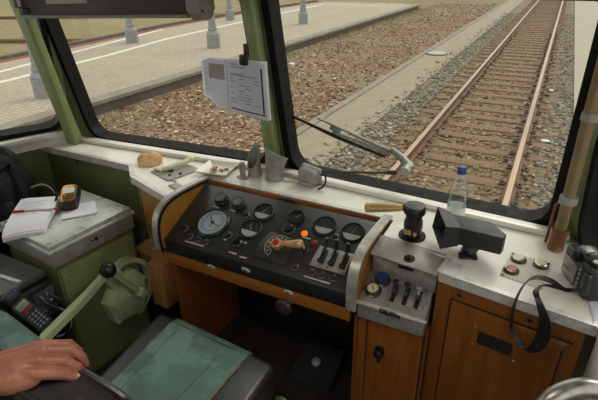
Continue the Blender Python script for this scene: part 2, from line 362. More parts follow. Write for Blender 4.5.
# the track
def rail(x, label):
    prof = [(-.075, -.15), (.075, -.15), (.075, -.135), (.014, -.12), (.011, -.05), (.036, -.035), (.036, -.004), (.030, 0), (-.030, 0), (-.036, -.004), (-.036, -.035), (-.011, -.05), (-.014, -.12), (-.075, -.135)]
    t = thing('rail', (x, 3, RZ-.15), label, 'rail')
    b = B(); b.prism([(x+u, 1.5, RZ-.002+w) for u, w in prof], (0, 95, 0)); emit('rail_web', b, 'railside', t, ang=20)
    b = B(); b.prism([(x+u, 1.5, RZ+w) for u, w in ((-.034, -.006), (.034, -.006), (.034, -.001), (.028, .002), (-.028, .002), (-.034, -.001))], (0, 95, 0)); emit('running_surface', b, 'railtop', t, ang=20)
rail(-.7525, 'rail on the path side of the track with shiny worn head')
rail(.7175, 'rail beside the grey gravel strip with shiny worn head')
protos = []
k = 0; y = 2.69
while y < 62:
    near = y < 22
    jx, jr = random.uniform(-.03, .03), random.uniform(-.012, .012)
    key = 0 if near else 1
    if len(protos) <= key:
        t = thing('sleeper', (0, y, -1.1), 'rust stained sleeper lying in ballast under the two rails', 'sleeper', 'track sleepers')
        b = B(); b.box((-.02, y, -1.033), (2.42, .235, .135), bev=.012); emit('sleeper_block', b, 'sleeper', t)
        if near:
            for rx in (-.7525, .7175):
                for sx in (-1, 1):
                    b = B(); b.box((rx+sx*.105, y, -.957), (.085, .12, .035), (0, sx*.25, 0), bev=.006); b.cyl((rx+sx*.11, y, -.95), (rx+sx*.11, y, -.915), .02, .016, 6); emit('fastening', b, 'clip', t)
        protos.append(t); t.location.x += jx; t.rotation_euler.z = jr
    else:
        src = protos[key]; c = copytree(src, (0, 0, 0)); c.location = (jx, y, -1.1 + random.uniform(-.006, .004)); c.rotation_euler.z = jr
    y += .60 + random.uniform(-.012, .012)

# loose stones: uncountable, one object for each bed
def scatter(name, n, xr, ydist, z, size, mat, label, cat, base):
    ico = bmesh.new(); bmesh.ops.create_icosphere(ico, subdivisions=1, radius=1)
    vs = np.array([v.co[:] for v in ico.verts]); fs = np.array([[v.index for v in f.verts] for f in ico.faces]); ico.free()
    X, Y = xr(n), ydist(n)
    if callable(xr) and xr.__code__.co_argcount == 2: pass
    sc = (.45 + rng.uniform(0, 1, n)**2.2*1.25)*size
    ax = rng.uniform(.6, 1.3, (n, 1, 3)); ax[:, :, 2] *= .62
    jit = rng.uniform(.72, 1.2, (n, len(vs), 1))
    th = rng.uniform(0, 2*PI, n); c, s_ = np.cos(th), np.sin(th)
    p = vs[None]*jit*ax*sc[:, None, None]
    q = p.copy(); q[:, :, 0] = p[:, :, 0]*c[:, None] - p[:, :, 1]*s_[:, None]; q[:, :, 1] = p[:, :, 0]*s_[:, None] + p[:, :, 1]*c[:, None]
    zz = z + (.024*(X < -1.79) if 'grey' in mat else 0) + rng.uniform(-.35, .35, n)*sc
    q += np.stack([X, Y, zz], 1)[:, None]
    q -= np.array(base)
    F = (fs[None] + (np.arange(n)*len(vs))[:, None, None]).reshape(-1, 3)
    me = bpy.data.meshes.new(name); me.from_pydata(q.reshape(-1, 3).tolist(), [], F.tolist()); me.materials.append(M[mat])
    o = bpy.data.objects.new(name, me); COL.objects.link(o); o.location = base; tag(o, label, cat, kind='stuff'); return o
near = lambda a, b_: (lambda n: a + (b_-a)*rng.uniform(0, 1, n)**2.1)
uni = lambda a, b_: (lambda n: rng.uniform(a, b_, n))
scatter('gravel', 15000, uni(-6.85, -2.92), near(4.5, 36), -.958, .030, 'stonebrown', 'brown loose stones and leaves between platform and path', 'gravel', (-5, 8, -.96))
def track_x(n):
    x = rng.uniform(-1.32, 1.0, n); return x
scatter('ballast', 13000, track_x, near(3.6, 26), -.986, .029, 'stonetrack', 'rust tinted ballast stones between the sleepers', 'ballast', (0, 6, -.98))
scatter('ballast', 7500, lambda n: np.where(rng.uniform(0, 1, n) < .62, rng.normal(-1.60, .20, n), rng.normal(1.2, .13, n)), near(3.6, 30), -.966, .028, 'stonegrey', 'grey ballast stones along both outer edges of the track', 'ballast', (0, 6, -.97))
# short weeds near the platform edge
def tufts():
    n = 5200; base = (-6.2, 10, -.96)
    X = np.where(rng.uniform(0, 1, n) < .75, -6.95 + np.abs(rng.normal(0, .6, n)), rng.uniform(-6.9, -3.1, n)); Y = 5 + 26*rng.uniform(0, 1, n)**1.4
    keep = np.array([noise.noise((x*.8, y*.45, 3)) > -.12 for x, y in zip(X, Y)]); X, Y = X[keep], Y[keep]; n = len(X)
    h = rng.uniform(.04, .13, n); a = rng.uniform(0, 2*PI, n); w = .012
    dx, dy = np.cos(a)*w, np.sin(a)*w; lx, ly = rng.normal(0, .05, n), rng.normal(0, .05, n)
    z0 = np.full(n, -.97)
    P = np.stack([np.stack([X-dx, Y-dy, z0], 1), np.stack([X+dx, Y+dy, z0], 1), np.stack([X+lx, Y+ly, z0+h], 1), np.stack([X+dy, Y-dx, z0], 1)], 1) - np.array(base)
    F = [f for i in range(n) for f in ((4*i, 4*i+1, 4*i+2), (4*i+1, 4*i+3, 4*i+2), (4*i+3, 4*i, 4*i+2))]
    me = bpy.data.meshes.new('weeds'); me.from_pydata(P.reshape(-1, 3).tolist(), [], F); me.materials.append(M['blade'])
    o = bpy.data.objects.new('weeds', me); COL.objects.link(o); o.location = base; tag(o, 'short dry grass growing along the foot of the platform edge', 'grass', kind='stuff')
tufts()
t = thing('manhole_cover', (-2.40, 15.6, -.945), 'pale oval manhole cover set in the concrete path', 'manhole cover')
b = B(); b.lathe([(.33, 0), (.33, .03), (.30, .034)], (-2.40, 15.6, -.95), n=28); emit('frame_ring', b, 'kerbdark', t)
b = B(); b.lathe([(.29, 0), (.29, .04), (.27, .046)], (-2.40, 15.6, -.95), n=28); emit('lid', b, 'man', t)
for (x, y, r, lb) in ((1.02, 8.3, .07, 'crumpled white paper scrap lying on the gravel outside the rail'), (.98, 12.0, .06, 'smaller white paper scrap further along the gravel strip'), (-5.9, 12.4, .11, 'white crumpled litter in the weeds below the platform edge')):
    b = B(); b.ball((x, y, -.955), (r, r*.7, r*.35), sub=2, fn=lambda p: p*(1+.5*noise.noise(p*2.3))); tag(emit('paper_scrap', b, 'paper', base=(x, y, -.96)), lb, 'litter')

# wiper on the outside of the windscreen
t = thing('windscreen_wiper', (.43, 1.73, .94), 'windscreen wiper with twin arms lying low across the driver windscreen', 'wiper')
b = B(); b.tube([(.455, 1.735, .955), (.435, 1.75, .965), (.41, 1.765, .985), (.36, 1.76, 1.02)], [.019, .021, .016, .011], 12); b.cyl((.44, 1.70, .955), (.44, 1.765, .965), .02, .018, 16); emit('wiper_arm', b, 'greymetal', t)
b = B(); b.tube([(.38, 1.762, 1.005), (.25, 1.752, 1.045), (.04, 1.742, 1.112)], [.0085, .007, .005], 8); b.tube([(.36, 1.758, .995), (.24, 1.748, 1.03), (.11, 1.742, 1.063)], .0055, 8); b.box((.12, 1.746, 1.072), (.05, .014, .016), (0, .3, 0), bev=.003); emit('linkage', b, 'greymetal', t)
b = B(); b.tube([(-.078, 1.736, 1.107), (.13, 1.740, 1.043), (.345, 1.745, .988)], [.005, .0095, .007], 6); emit('wiper_blade', b, 'black', t)

# ================================================================== CAB SHELL
def rrect(u0, u1, w0, w1, r, n=6, rt=None):
    out = []; rb = r; rt = r if rt is None else rt
    for cx, cy, a, r in ((u1-rt, w1-rt, 0, rt), (u0+rt, w1-rt, 90, rt), (u0+rb, w0+rb, 180, rb), (u1-rb, w0+rb, 270, rb)):
        for k in range(n+1):
            t = math.radians(a+90*k/n); out.append((cx+r*math.cos(t), cy+r*math.sin(t)))
    return out
def ring(b, inn, out, n0, n1):
    vs = [[b.bm.verts.new(b.m @ V((p[0], p[1], h))) for p in L] for L, h in ((inn, n0), (out, n0), (out, n1), (inn, n1))]; N = len(inn)
    for q in range(4):
        a, c = vs[q], vs[(q+1) % 4]
        for k in range(N): b.bm.faces.new((a[k], a[(k+1) % N], c[(k+1) % N], c[k]))
def window(name, A, Bp, z0, u0, u1, w0, w1, r, rake, label, wtop=.82, wbot=-.07, sw=.024, rt=None):
    A, Bp = V((*A, z0)), V((*Bp, z0)); L = (Bp-A).length; u = (Bp-A).normalized(); nrm = V((-u.y, u.x, 0))      # outwards
    w = (V((0, 0, 1)) - nrm*rake).normalized(); m = frame(A, u, y=w)                      # local z = u x w
    out_z = 1 if (m.to_3x3() @ V((0, 0, 1))).dot(nrm) > 0 else -1
    t = thing(name, A+u*L/2, label, 'window', kind='structure')
    inn = rrect(u0, u1, w0, w1, r, rt=rt); cx, cy = (u0+u1)/2, (w0+w1)/2; outl = []
    for p in inn:                                                                        # project to the outer rectangle
        dx, dy = p[0]-cx, p[1]-cy; sx = ((L-cx) if dx > 0 else cx)/max(abs(dx), 1e-6); sy = ((wtop-cy) if dy > 0 else (cy-wbot))/max(abs(dy), 1e-6); s_ = min(sx, sy); outl.append((cx+dx*s_, cy+dy*s_))
    b = B(m); ring(b, rrect(u0-.004, u1+.004, w0-.004, w1+.004, r, rt=rt), outl, -.01*out_z, .04*out_z); emit('window_frame', b, 'green', t)
    b = B(m); ring(b, inn, rrect(u0-sw, u1+sw, w0-sw, w1+sw, r+.02, rt=None if rt is None else rt+.02), -.020*out_z, .05*out_z); emit('rubber_seal', b, 'rubber', t, ang=50)
    b = B(m); b.prism([(*p, .008*out_z) for p in rrect(u0-.008, u1+.008, w0-.008, w1+.008, r, rt=rt)], (0, 0, .005*out_z)); emit('window_glass', b, 'glass', t)
    return t, m
W1A, WM, W2B = (-1.36, 1.645), (-.15, 1.745), (1.05, 1.675)
window('window_1', W1A, WM, .885, .10, 1.150, -.008, .745, .075, .2, 'assistant side windscreen pane in black rubber seal')
window('window_2', WM, W2B, .885, .075, 1.116, -.020, .733, .085, .2, 'driver side windscreen pane facing the track in black rubber seal', sw=.034, rt=.018)
window('window_3', (-1.66, 1.02), (-1.36, 1.60), .95, .02, .60, .0, .68, .07, .2, 'side window by the leaning green corner pillar', wtop=.76)
window('window_4', (1.05, 1.665), (1.27, 1.15), .885, .075, .54, -.03, .70, .09, .06, 'side window behind the black camera and ochre pipe')
def polywall(name, pts, z0, z1, mat, th=.05, label=None, lean=0):
    L = [V((x, y, 0)) for x, y in pts]; nr = []
    for i in range(len(L)):
        t = (L[min(i+1, len(L)-1)] - L[max(i-1, 0)]).normalized(); nr.append(V((-t.y, t.x, 0)))
    b = B()
    poly = [p for p in L] + [p+n*th for p, n in zip(L[::-1], nr[::-1])]
    b.prism([(p.x, p.y, z0) for p in poly], (0, 0, z1-z0)); o = struct(emit(name, b, mat), label, 'wall'); return o
polywall('wall_front', [(-1.36, 1.66), (-.15, 1.76), (1.05, 1.69)], 0, .835, 'panelgreen', label='dark lower front wall of the cab under the windscreen')
polywall('wall_header', [(-1.36, 1.49), (-.15, 1.59), (1.05, 1.52)], 1.66, 1.97, 'visor', label='front wall strip above the windscreen')
polywall('wall_left', [(-1.66, -2.2), (-1.66, 1.02), (-1.365, 1.61)], 0, .93, 'panelgreen', label='dark green lower side wall behind the black backpack')
polywall('wall_left_upper', [(-1.55, -2.2), (-1.55, 1.0), (-1.26, 1.48)], 1.68, 1.97, 'cream', label='upper side wall above the corner side window')
polywall('wall_right', [(1.06, 1.68), (1.275, 1.15), (1.275, -2.2)], 0, .86, 'cream', label='pale lower side wall beside the brown cabinet')
polywall('wall_back_blocker', [(-1.6, -1.2), (.62, -1.2)][::-1], 0, 1.97, 'panelgreen', label='unseen rear cab wall added to block light from behind')  # out of view, added and widened to cut the fill light from behind
polywall('wall_right_upper', [(1.03, 1.55), (1.24, 1.15), (1.24, -2.2)], 1.62, 1.97, 'cream', label='upper side wall above the side window')
b = B(); b.box((-.2, -.3, -.03), (3.1, 4.1, .06)); struct(emit('floor', b, 'floor'), 'dark brown cab floor', 'floor')
b = B(); b.box((-.17, -.35, 1.99), (3.0, 4.0, .04)); struct(emit('ceiling', b, 'cream'), 'cream cab ceiling', 'ceiling')
# pillars
def pillar(name, p0, p1, w, d, label, mat='pillar'):
    p0, p1 = V(p0), V(p1); ax = (p1-p0).normalized(); t = thing(name, p0, label, 'pillar', kind='structure')
    X = V((1, 0, 0)); X = (X - ax*X.dot(ax)).normalized(); Y = ax.cross(X)
    m = MX((X, Y, ax)).transposed().to_4x4(); m.translation = p0; L = (p1-p0).length
    b = B(m); b.box((0, 0, L/2), (w, d, L), bev=.012, seg=3); emit('post', b, mat, t)
    b = B(m); b.box((-w*.58, .01, L/2), (w*.34, d*.9, L), bev=.008); emit('cover_strip', b, 'green', t)
    return t, m
pillar('trim_1', (-1.318, 1.565, .853), (-1.275, 1.395, 1.74), .075, .05, 'leaning green corner pillar at the end of the white shelf')
pillar('trim_2', (-.150, 1.700, .868), (-.150, 1.535, 1.70), .052, .05, 'green centre pillar between the two windscreens')
# vertical pipe in the corner
t = thing('vertical_pipe', (1.0, 1.535, .853), 'flaking ochre vertical pipe in the corner beside the camera', 'pipe')
P = V((1.0, 1.535, .853)); b = B(); b.cyl(P+V((0, 0, .05)), P+V((-.012, 0, 1.12)), .0175); emit('pipe_tube', b, 'pipepaint', t)
b = B(); b.cyl(P, P+V((0, 0, .075)), .024); emit('copper_sleeve', b, 'rust', t)
for z in (.165, .43):
    b = B(); b.lathe([(.0195, 0), (.026, .002), (.026, .024), (.0195, .026)], P+V((0, 0, z)), n=24); b.box(P+V((.0, .035, z+.014)), (.03, .03, .022), bev=.003); emit('pipe_clamp', b, 'grey', t)
b = B(); b.tube([P+V((-.030, .03, .0)), P+V((-.028, .03, .14)), P+V((-.015, .02, .165))], .005, 8); emit('thin_line', b, 'rust', t)

# ================================================================== WORKTOP, SIDE SHELF, CABINETS
t = thing('console_worktop', (0, 1.6, .825), 'long worn white worktop with metal edging running under the windscreen', 'worktop')
poly = [(-1.54, 1.45), (-.81, 1.452), (-.705, 1.358), (-.400, 1.262), (-.400, 1.495), (.470, 1.490), (.470, 1.375), (.695, 1.325), (.695, 1.237), (1.098, 1.178), (1.255, 1.178), (1.045, 1.66), (-.15, 1.73), (-1.36, 1.625)]
b = B(); b.prism([(x, y, .827) for x, y in poly], (0, 0, .023)); emit('white_top', b, 'white', t)
def edging(pts, name='edge_trim', th=.004, h=.032, mat='alu', parent=None, zt=.8535):
    b = B()
    for a, c in zip(pts, pts[1:]):
        a, c = V((*a, 0)), V((*c, 0)); d = (c-a).normalized(); n = V((d.y, -d.x, 0))
        q = [a, c, c+n*th, a+n*th]; b.prism([(p.x, p.y, zt-h) for p in q], (0, 0, h))
        q = [a+n*th, c+n*th, c-n*.018, a-n*.018]; b.prism([(p.x, p.y, zt-.003) for p in q], (0, 0, .0035))
    return emit(name, b, mat, parent)
edging(poly[0:4], parent=t); edging([(.695, 1.325), (.695, 1.237), (1.098, 1.178), (1.25, 1.178)], parent=t)
edging([(-.398, 1.495), (.43, 1.490)], parent=t)
b = B(); b.box((.718, 1.268, .8535), (.058, .068, .004), (0, 0, -.08)); emit('corner_plate', b, 'alu', t)
# raised ledge under the glass
b = B(); L = [(-1.36, 1.62), (-.15, 1.715), (1.04, 1.645)]
for a, c in zip(L, L[1:]):
    a, c = V((*a, .851)), V((*c, .851)); dn = V((0, -.045, 0)); b.prism([a, c, c+dn, a+dn], (0, 0, .021), bev=.005)
struct(emit('trim_3', b, 'white'), 'raised white ledge along the foot of the windscreens', 'ledge')
b = B(); b.prism([(-1.60, .99, .895), (-1.385, 1.545, .895), (-1.345, 1.535, .895), (-1.545, 1.0, .895)], (0, 0, .03), bev=.006); b.prism([(-1.66, 1.0, .85), (-1.40, 1.56, .85), (-1.36, 1.55, .85), (-1.59, 1.0, .85)], (0, 0, .06)); struct(emit('trim_4', b, 'alu'), 'metal capped ledge below the corner side window', 'ledge')
# dark green panelling below the shelf
b = B(); b.box((-1.405, 1.475, .41), (.235, .02, .82)); b.box((-1.045, 1.472, .41), (.47, .02, .82), bev=.003); o = struct(emit('trim_5', b, 'panelgreen'), 'dark green wall panelling below the white shelf', 'panelling')
b = B(); b.prism([(-.80, 1.462, .56), (-.70, 1.372, .56), (-.648, 1.357, .56), (-.648, 1.377, .56), (-.70, 1.39, .56), (-.79, 1.48, .56)], (0, 0, .264)); b.box((-.62, 1.61, .27), (.42, .02, .54)); struct(emit('trim_6', b, 'panelgreen'), 'dark green corner panelling beside the desk', 'panelling')
b = B(); b.cyl((-1.199, 1.468, .798), (-1.199, 1.460, .798), .009); tag(emit('wall_plug', b, 'black', base=(-1.199, 1.466, .798)), 'small black round plug in the green panelling under the shelf', 'plug')
t = thing('side_locker', (-.5, 1.4, .56), 'small wooden locker under the jutting corner of the white worktop', 'locker')
b = B(); b.prism([(-.645, 1.345, .56), (-.402, 1.272, .56), (-.402, 1.62, .56), (-.645, 1.62, .56)], (0, 0, .265)); emit('locker_body', b, 'crate', t)
b = B(); b.prism([(-.628, 1.335, .585), (-.43, 1.2755, .585), (-.43, 1.284, .585), (-.628, 1.345, .585)], (0, 0, .215)); emit('door', b, 'woody', t)

# right cabinet
t = thing('wooden_cabinet', (.89, 1.4, 0), 'red brown wooden cabinet with vent grille under the white worktop', 'cabinet')
Fa, Fb = V((.692, 1.243, 0)), V((1.092, 1.184, 0)); fu = (Fb-Fa).normalized(); fn = V((fu.y, -fu.x, 0))
b = B(); b.prism([Fa, Fb, (1.092, 1.64, 0), (.692, 1.64, 0)], (0, 0, .826)); emit('cabinet_body', b, 'woodr', t)
mf = frame(Fa, fu, y=(0, 0, 1))          # x along the front, y up, z = u x up -> outwards
oz = 1 if (mf.to_3x3() @ V((0, 0, 1))).dot(fn) > 0 else -1
b = B(mf); b.prism([(u, w, .0005*oz) for u, w in ((.046, .08), (.366, .08), (.366, .742), (.385, .772), (.046, .772))], (0, 0, .002*oz)); emit('door_gap', b, 'dark', t)
d = B(mf); d.prism([(u, w, .001*oz) for u, w in ((.051, .085), (.361, .085), (.361, .74), (.377, .767), (.051, .767))], (0, 0, .006*oz), bev=.0015); door = emit('door', d, 'woodr', t)
def grille(cx, cy):
    b = B(mf); ring(b, rrect(cx-.05, cx+.05, cy-.024, cy+.024, .002), rrect(cx-.068, cx+.068, cy-.042, cy+.042, .003), .007*oz, .011*oz); g = emit('vent_frame', b, 'woodr', door)
    b = B(mf); b.prism([(x, y, .0072*oz) for x, y in rrect(cx-.05, cx+.05, cy-.024, cy+.024, .002)], (0, 0, .001*oz)); emit('vent_recess', b, 'dark', door)
    b = B(mf)
    for k in range(17): b.box((cx-.047+k*.00588, cy, .010*oz), (.0026, .048, .005))
    emit('vent_slats', b, 'cap', door)
    b = B(mf)
    for sx in (-.06, .06):
        for sy in (-.035, .035): b.lathe([(.0035, 0), (.002, .002)], (cx+sx, cy+sy, .011*oz), (0, 0, oz), n=8)
    emit('vent_screw', b, 'brass', door)
grille(.195, .675)
for u in (.07, .27):
    b = B(mf); b.lathe([(.008, 0), (.006, .003)], (u, .793, .001*oz), (0, 0, oz), n=12); emit('lock_plate', b, 'black', t)

# cabinet below the controller box
t = thing('narrow_cupboard', (.57, 1.4, 0), 'narrow wooden cupboard with black turn knob below the grey switch box', 'cupboard')
b = B(); b.box((.571, 1.425, .315), (.236, .42, .63)); emit('cupboard_body', b, 'wood', t)
b = B(); b.prism([(.489, 1.2085, .06), (.676, 1.2085, .06), (.676, 1.2085, .615), (.489, 1.2085, .615)], (0, .004, 0)); d = emit('door', b, 'wood', t)
b = B(); b.box((.4865, 1.2125, .34), (.004, .006, .56)); b.box((.6795, 1.2125, .34), (.004, .006, .56)); emit('door_gap', b, 'dark', t)
b = B(); b.lathe([(.017, 0), (.017, .004), (.008, .006), (.008, .016), (.016, .019), (.016, .026), (.010, .030)], (.537, 1.209, .49), (0, -1, 0)); b.box((.538, 1.198, .462), (.011, .013, .036), bev=.004); b.box((.537, 1.207, .486), (.024, .004, .05), bev=.002); emit('turn_knob', b, 'black', d)

# grey switch box
t = thing('switch_box', (.57, 1.3, .63), 'grey hammered metal switch box with two round dials and three levers', 'switch box')
x0, x1 = .456, .690
b = B(); b.prism([(x0, 1.385, .632), (x0, 1.180, .632), (x0, 1.176, .700), (x0, 1.186, .708), (x0, 1.285, .748), (x0, 1.385, .752)], (x1-x0-.012, 0, 0), bev=.004); body = emit('box_body', b, 'greymetal', t)
b = B(); b.prism([(x0+.012, 1.288, .747), (x0+.012, 1.276, .825), (x0+.012, 1.372, .827), (x0+.012, 1.38, .747)], (x1-x0-.016, -.02, 0), bev=.003); emit('back_housing', b, 'greymetal', t)
b = B(); b.prism([(x0+.006, 1.374, .8515), (x0+.004, 1.262, .838), (x0+.004, 1.266, .83), (x0+.006, 1.374, .843)], (x1-x0-.004, -.026, 0), bev=.002); lid = emit('lid', b, 'greymetal', t)
b = B(); b.lathe([(.018, 0), (.018, .003), (.008, .005), (.008, .009), (.003, .010)], (.588, 1.282, .8425), (0, -.12, 1), n=20); b.box((.587, 1.250, .826), (.05, .004, .012), bev=.002); emit('lid_catch', b, 'rubber', lid)
b = B(); b.box((.568, 1.170, .704), (.238, .014, .012), (0, 0, 0), bev=.004); emit('front_rail', b, 'alu', t)
b = B(); b.box((.572, 1.163, .702), (.07, .006, .018), bev=.002); b.cyl((.562, 1.163, .704), (.562, 1.156, .704), .008); emit('rail_latch', b, 'chrome', t)
sd = V((0, .099, .040)).normalized(); sn = V((0, -sd.z, sd.y))
ms = frame((x0, 1.186, .708), (1, 0, 0), y=sd)
for u, w, face, nm in ((.038, .040, 'ivory', 'round_dial'), (.055, .088, 'bluecap', 'round_dial')):
    b = B(ms); b.lathe([(.028, 0), (.028, .004), (.023, .006), (.022, .016), (.0195, .020), (.0185, .016)], (u, w, 0), n=28); q = emit(nm, b, 'cap', t)
    b = B(ms); b.lathe([(.0185, .013), (.0185, .0165)], (u, w, 0), n=24); emit('dial_face', b, face, q)
    b = B(ms); b.box((u, w+.002, .0172), (.003, .02, .001), (0, 0, .5)); emit('needle', b, 'ink', q)
b = B(ms); b.box((.147, .052, .002), (.118, .078, .005), bev=.001); lp = emit('lever_plate', b, 'grey', t)
for k in range(3):
    u = .107 + k*.039
    b = B(ms); b.box((u, .05, .005), (.014, .066, .003)); emit('lever_slot', b, 'dark', lp)
    b = B(ms); b.prism([(u-.006, .035, .004), (u-.006, .075, .004), (u-.006, .070, .022), (u-.006, .052, .03), (u-.006, .04, .022)], (.012, 0, 0), bev=.001); lv = emit('lever', b, 'black', t)
    b = B(ms); b.cyl((u, .056, .024), (u, .070, .044), .005); b.box((u, .071, .046), (.020, .016, .010), (-.5, 0, 0), bev=.003); emit('lever_knob', b, 'black' if k < 2 else 'greymetal', lv)

# ================================================================== DRIVER DESK
desk = thing('driver_desk', (.03, 1.4, 0), 'wooden driver desk with sloping black instrument panel and metal edged cheeks', 'desk')
cheek = [(1.505, .66), (1.505, .855), (1.30, .868), (1.215, .858), (1.172, .826), (1.153, .78), (1.150, .72), (1.154, .675)]
for x, nm in ((-.398, 'left'), (.432, 'right')):
    b = B(); b.prism([(x, y, z) for y, z in cheek], (.024, 0, 0)); ck = emit('side_cheek', b, 'woody', desk)
    pts = cheek[1:]
    # metal edging: smooth path over the top and down the front
    def cr(P, n=5):
        out = []
        for i in range(len(P)-1):
            p0, p1, p2, p3 = [V(P[max(0, min(len(P)-1, j))]) for j in (i-1, i, i+1, i+2)]
            for k in range(n):
                s = k/n; out.append(.5*((2*p1)+(p2-p0)*s+(2*p0-5*p1+4*p2-p3)*s*s+(3*p1-p0-3*p2+p3)*s**3))
        return out + [V(P[-1])]
    wide = .0125 if nm == 'left' else .0165
    b = B(); b.strip([(x+.012, p[0], p[1]) for p in cr([V((*q, 0)) for q in pts])], (wide, 0, 0), .010); emit('edge_trim', b, 'trimalu', ck)
    b = B(); b.strip([(x+(.026 if nm == 'left' else -.003), p[0]+.004, p[1]-.009) for p in cr([V((*q, 0)) for q in pts])], (.003, 0, 0), .010); emit('trim_gasket', b, 'rubber', ck)
P0 = V((.03, 1.178, .715)); ps = V((0, .287, .126)).normalized(); mp = frame(P0, (1, 0, 0), y=ps)   # panel frame: x right, y up the slope, z out
def pv(u, v): return (u-.03, .3134-v)                      # from measured (x, distance from the top)
b = B(mp); b.box((0, .157, -.006), (.802, .314, .012), bev=.002); panel = emit('instrument_panel', b, 'panel', desk)
b = B(); b.box((.03, 1.184, .684), (.80, .016, .058), bev=.003); emit('panel_lip', b, 'black', panel)
b = B(); b.box((.03, 1.190, .627), (.80, .020, .058), bev=.003); rl = emit('front_rail', b, 'woodx', desk)
b = B(); b.box((.03, 1.488, .842), (.80, .012, .016)); emit('back_rail', b, 'woodx', desk)
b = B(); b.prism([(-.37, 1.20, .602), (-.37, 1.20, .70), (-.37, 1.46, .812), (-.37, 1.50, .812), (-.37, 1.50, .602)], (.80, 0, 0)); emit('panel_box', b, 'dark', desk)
for q in ((-.386, 1.43, .30), (.444, 1.43, .30)):
    b = B(); b.box(q, (.022, .41, .60)); emit('leg_panel', b, 'wood', desk)
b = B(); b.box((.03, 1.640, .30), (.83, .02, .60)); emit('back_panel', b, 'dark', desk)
b = B(); b.box((-.02, 1.252, .566), (.27, .030, .034), bev=.004); emit('under_strip', b, 'greymetal', desk)
b = B(); b.box((.025, 1.480, .842), (.075, .006, .012), bev=.001); b.cyl((.025, 1.478, .842), (.025, 1.474, .842), .005); emit('rail_latch', b, 'cap', desk)
for x, z, y, p_ in ((-.145, .650, 1.176, rl), (.02, .690, 1.172, panel), (.196, .646, 1.176, rl)):
    b = B(); b.ball((x, y, z), (.020, .005, .0095), (0, .1, 0), 3); q = emit('lock_escutcheon', b, 'plate', p_); b = B(); b.box((x, y-.005, z), (.012, .003, .004)); emit('slot', b, 'dark', q)

def gauge(u, v, r, face, label=None, half=False, needle='ink', na=.6, ticks=True, tall=.010, name='gauge'):
    x, y = pv(u, v)
    b = B(mp); b.lathe([(r*1.16, 0), (r*1.16, tall*.5), (r*1.06, tall), (r, tall), (r*.97, tall*.45)], (x, y, 0), n=40); g = emit(name, b, 'black', panel)
    if label: g['label'] = label
    b = B(mp); b.lathe([(r*.97, .001), (r*.97, tall*.5)], (x, y, 0), n=36); emit('dial_face', b, face, g)
    z = tall*.52
    if half:            # dark lower cover under a pale scale, as on the ammeters
        pts = [(x+r*.93*math.cos(a), y+r*.93*math.sin(a), z) for a in [math.radians(196+148*k/16) for k in range(17)]]
        b = B(mp); b.prism(pts, (0, 0, .0012)); emit('scale_plate', b, 'dialwhite', g)
    if ticks:
        b = B(mp); n = 21 if not half else 11
        for k in range(n):
            a = math.radians(-40+260*k/(n-1)) if not half else math.radians(35+110*k/(n-1)); l = r*(.14 if k % 5 == 0 else .08)
            b.box((x+r*.82*math.cos(a), y+r*.82*math.sin(a), z+.0006), (l, r*.022, .0006), (0, 0, a))
        emit('tick_marks', b, 'ink' if face != 'dialdark' else 'plate', g)
    if needle:
        b = B(mp); b.box((x+r*.28*math.cos(na), y+r*.28*math.sin(na), z+.002), (r*.85, r*.05, .001), (0, 0, na)); b.lathe([(r*.1, 0), (r*.08, .003)], (x, y, z), n=12); emit('needle', b, needle, g)
    b = B(mp); b.lathe([(r*.985, 0), (r*.985, .0008)], (x, y, tall*.86), n=36); emit('cover_glass', b, 'gaugeglass', g)
    return g, x, y, z
g, x, y, z = gauge(-.214, .184, .0625, 'dial', 'large pale blue brake pressure gauge', na=-.35, name='pressure_gauge')
b = B(mp)
for k in range(9):
    a = math.radians(-40+260*k/8); b.box((x+.036*math.cos(a), y+.036*math.sin(a), z+.0006), (.004, .006, .0006), (0, 0, a-PI/2))
b.box((x, y-.020, z+.0006), (.018, .003, .0006)); emit('dial_figures', b, 'inkgrey', g)
b = B(mp); ring(b, [(x+.043*math.cos(2*PI*k/40), y+.043*math.sin(2*PI*k/40)) for k in range(40)], [(x+.046*math.cos(2*PI*k/40), y+.046*math.sin(2*PI*k/40)) for k in range(40)], z+.0002, z+.0008); emit('scale_ring', b, paint('blue scale ring', '#5f87a8'), g)
b = B(mp); b.box((x-.006, y+.004, z+.0035), (.05, .003, .001), (0, 0, 2.2)); emit('second_needle', b, 'ink', g)
gauge(-.041, .168, .040, 'dialdark', 'round grey gauge with pale scale plate', half=True, na=1.9, needle='plate')
gauge(-.031, .076, .038, 'dialdark', 'dark meter with white lower half', half=True, na=1.2, needle='plate')
gauge(.236, .072, .040, 'dialdark', 'dark meter with white lower half and red needle', half=True, na=2.3, needle='red')
gauge(.348, .071, .039, 'dialdark', 'dark meter with white lower half and yellow needle', half=True, na=1.25, needle='brass')
gauge(.114, .067, .029, 'dialdark', 'small round dark meter', half=False, na=.9, needle='plate', tall=.014)
for u, v in ((-.241, .068), (-.155, .069)):
    x, y = pv(u, v); b = B(mp); b.lathe([(.030, 0), (.030, .008), (.026, .012), (.026, .022), (.023, .026), (.020, .024)], (x, y, 0), n=32); q = emit('signal_cap', b, 'black', panel)
    b = B(mp); b.lathe([(.020, .020), (.020, .0245)], (x, y, 0), n=28); emit('signal_disc', b, paint('grey cap glass', '#6e6a65', '#59554f', .2), q)
RINGM = paint('dull nickel ring', '#85807a', '#6b665f', .35, .4)
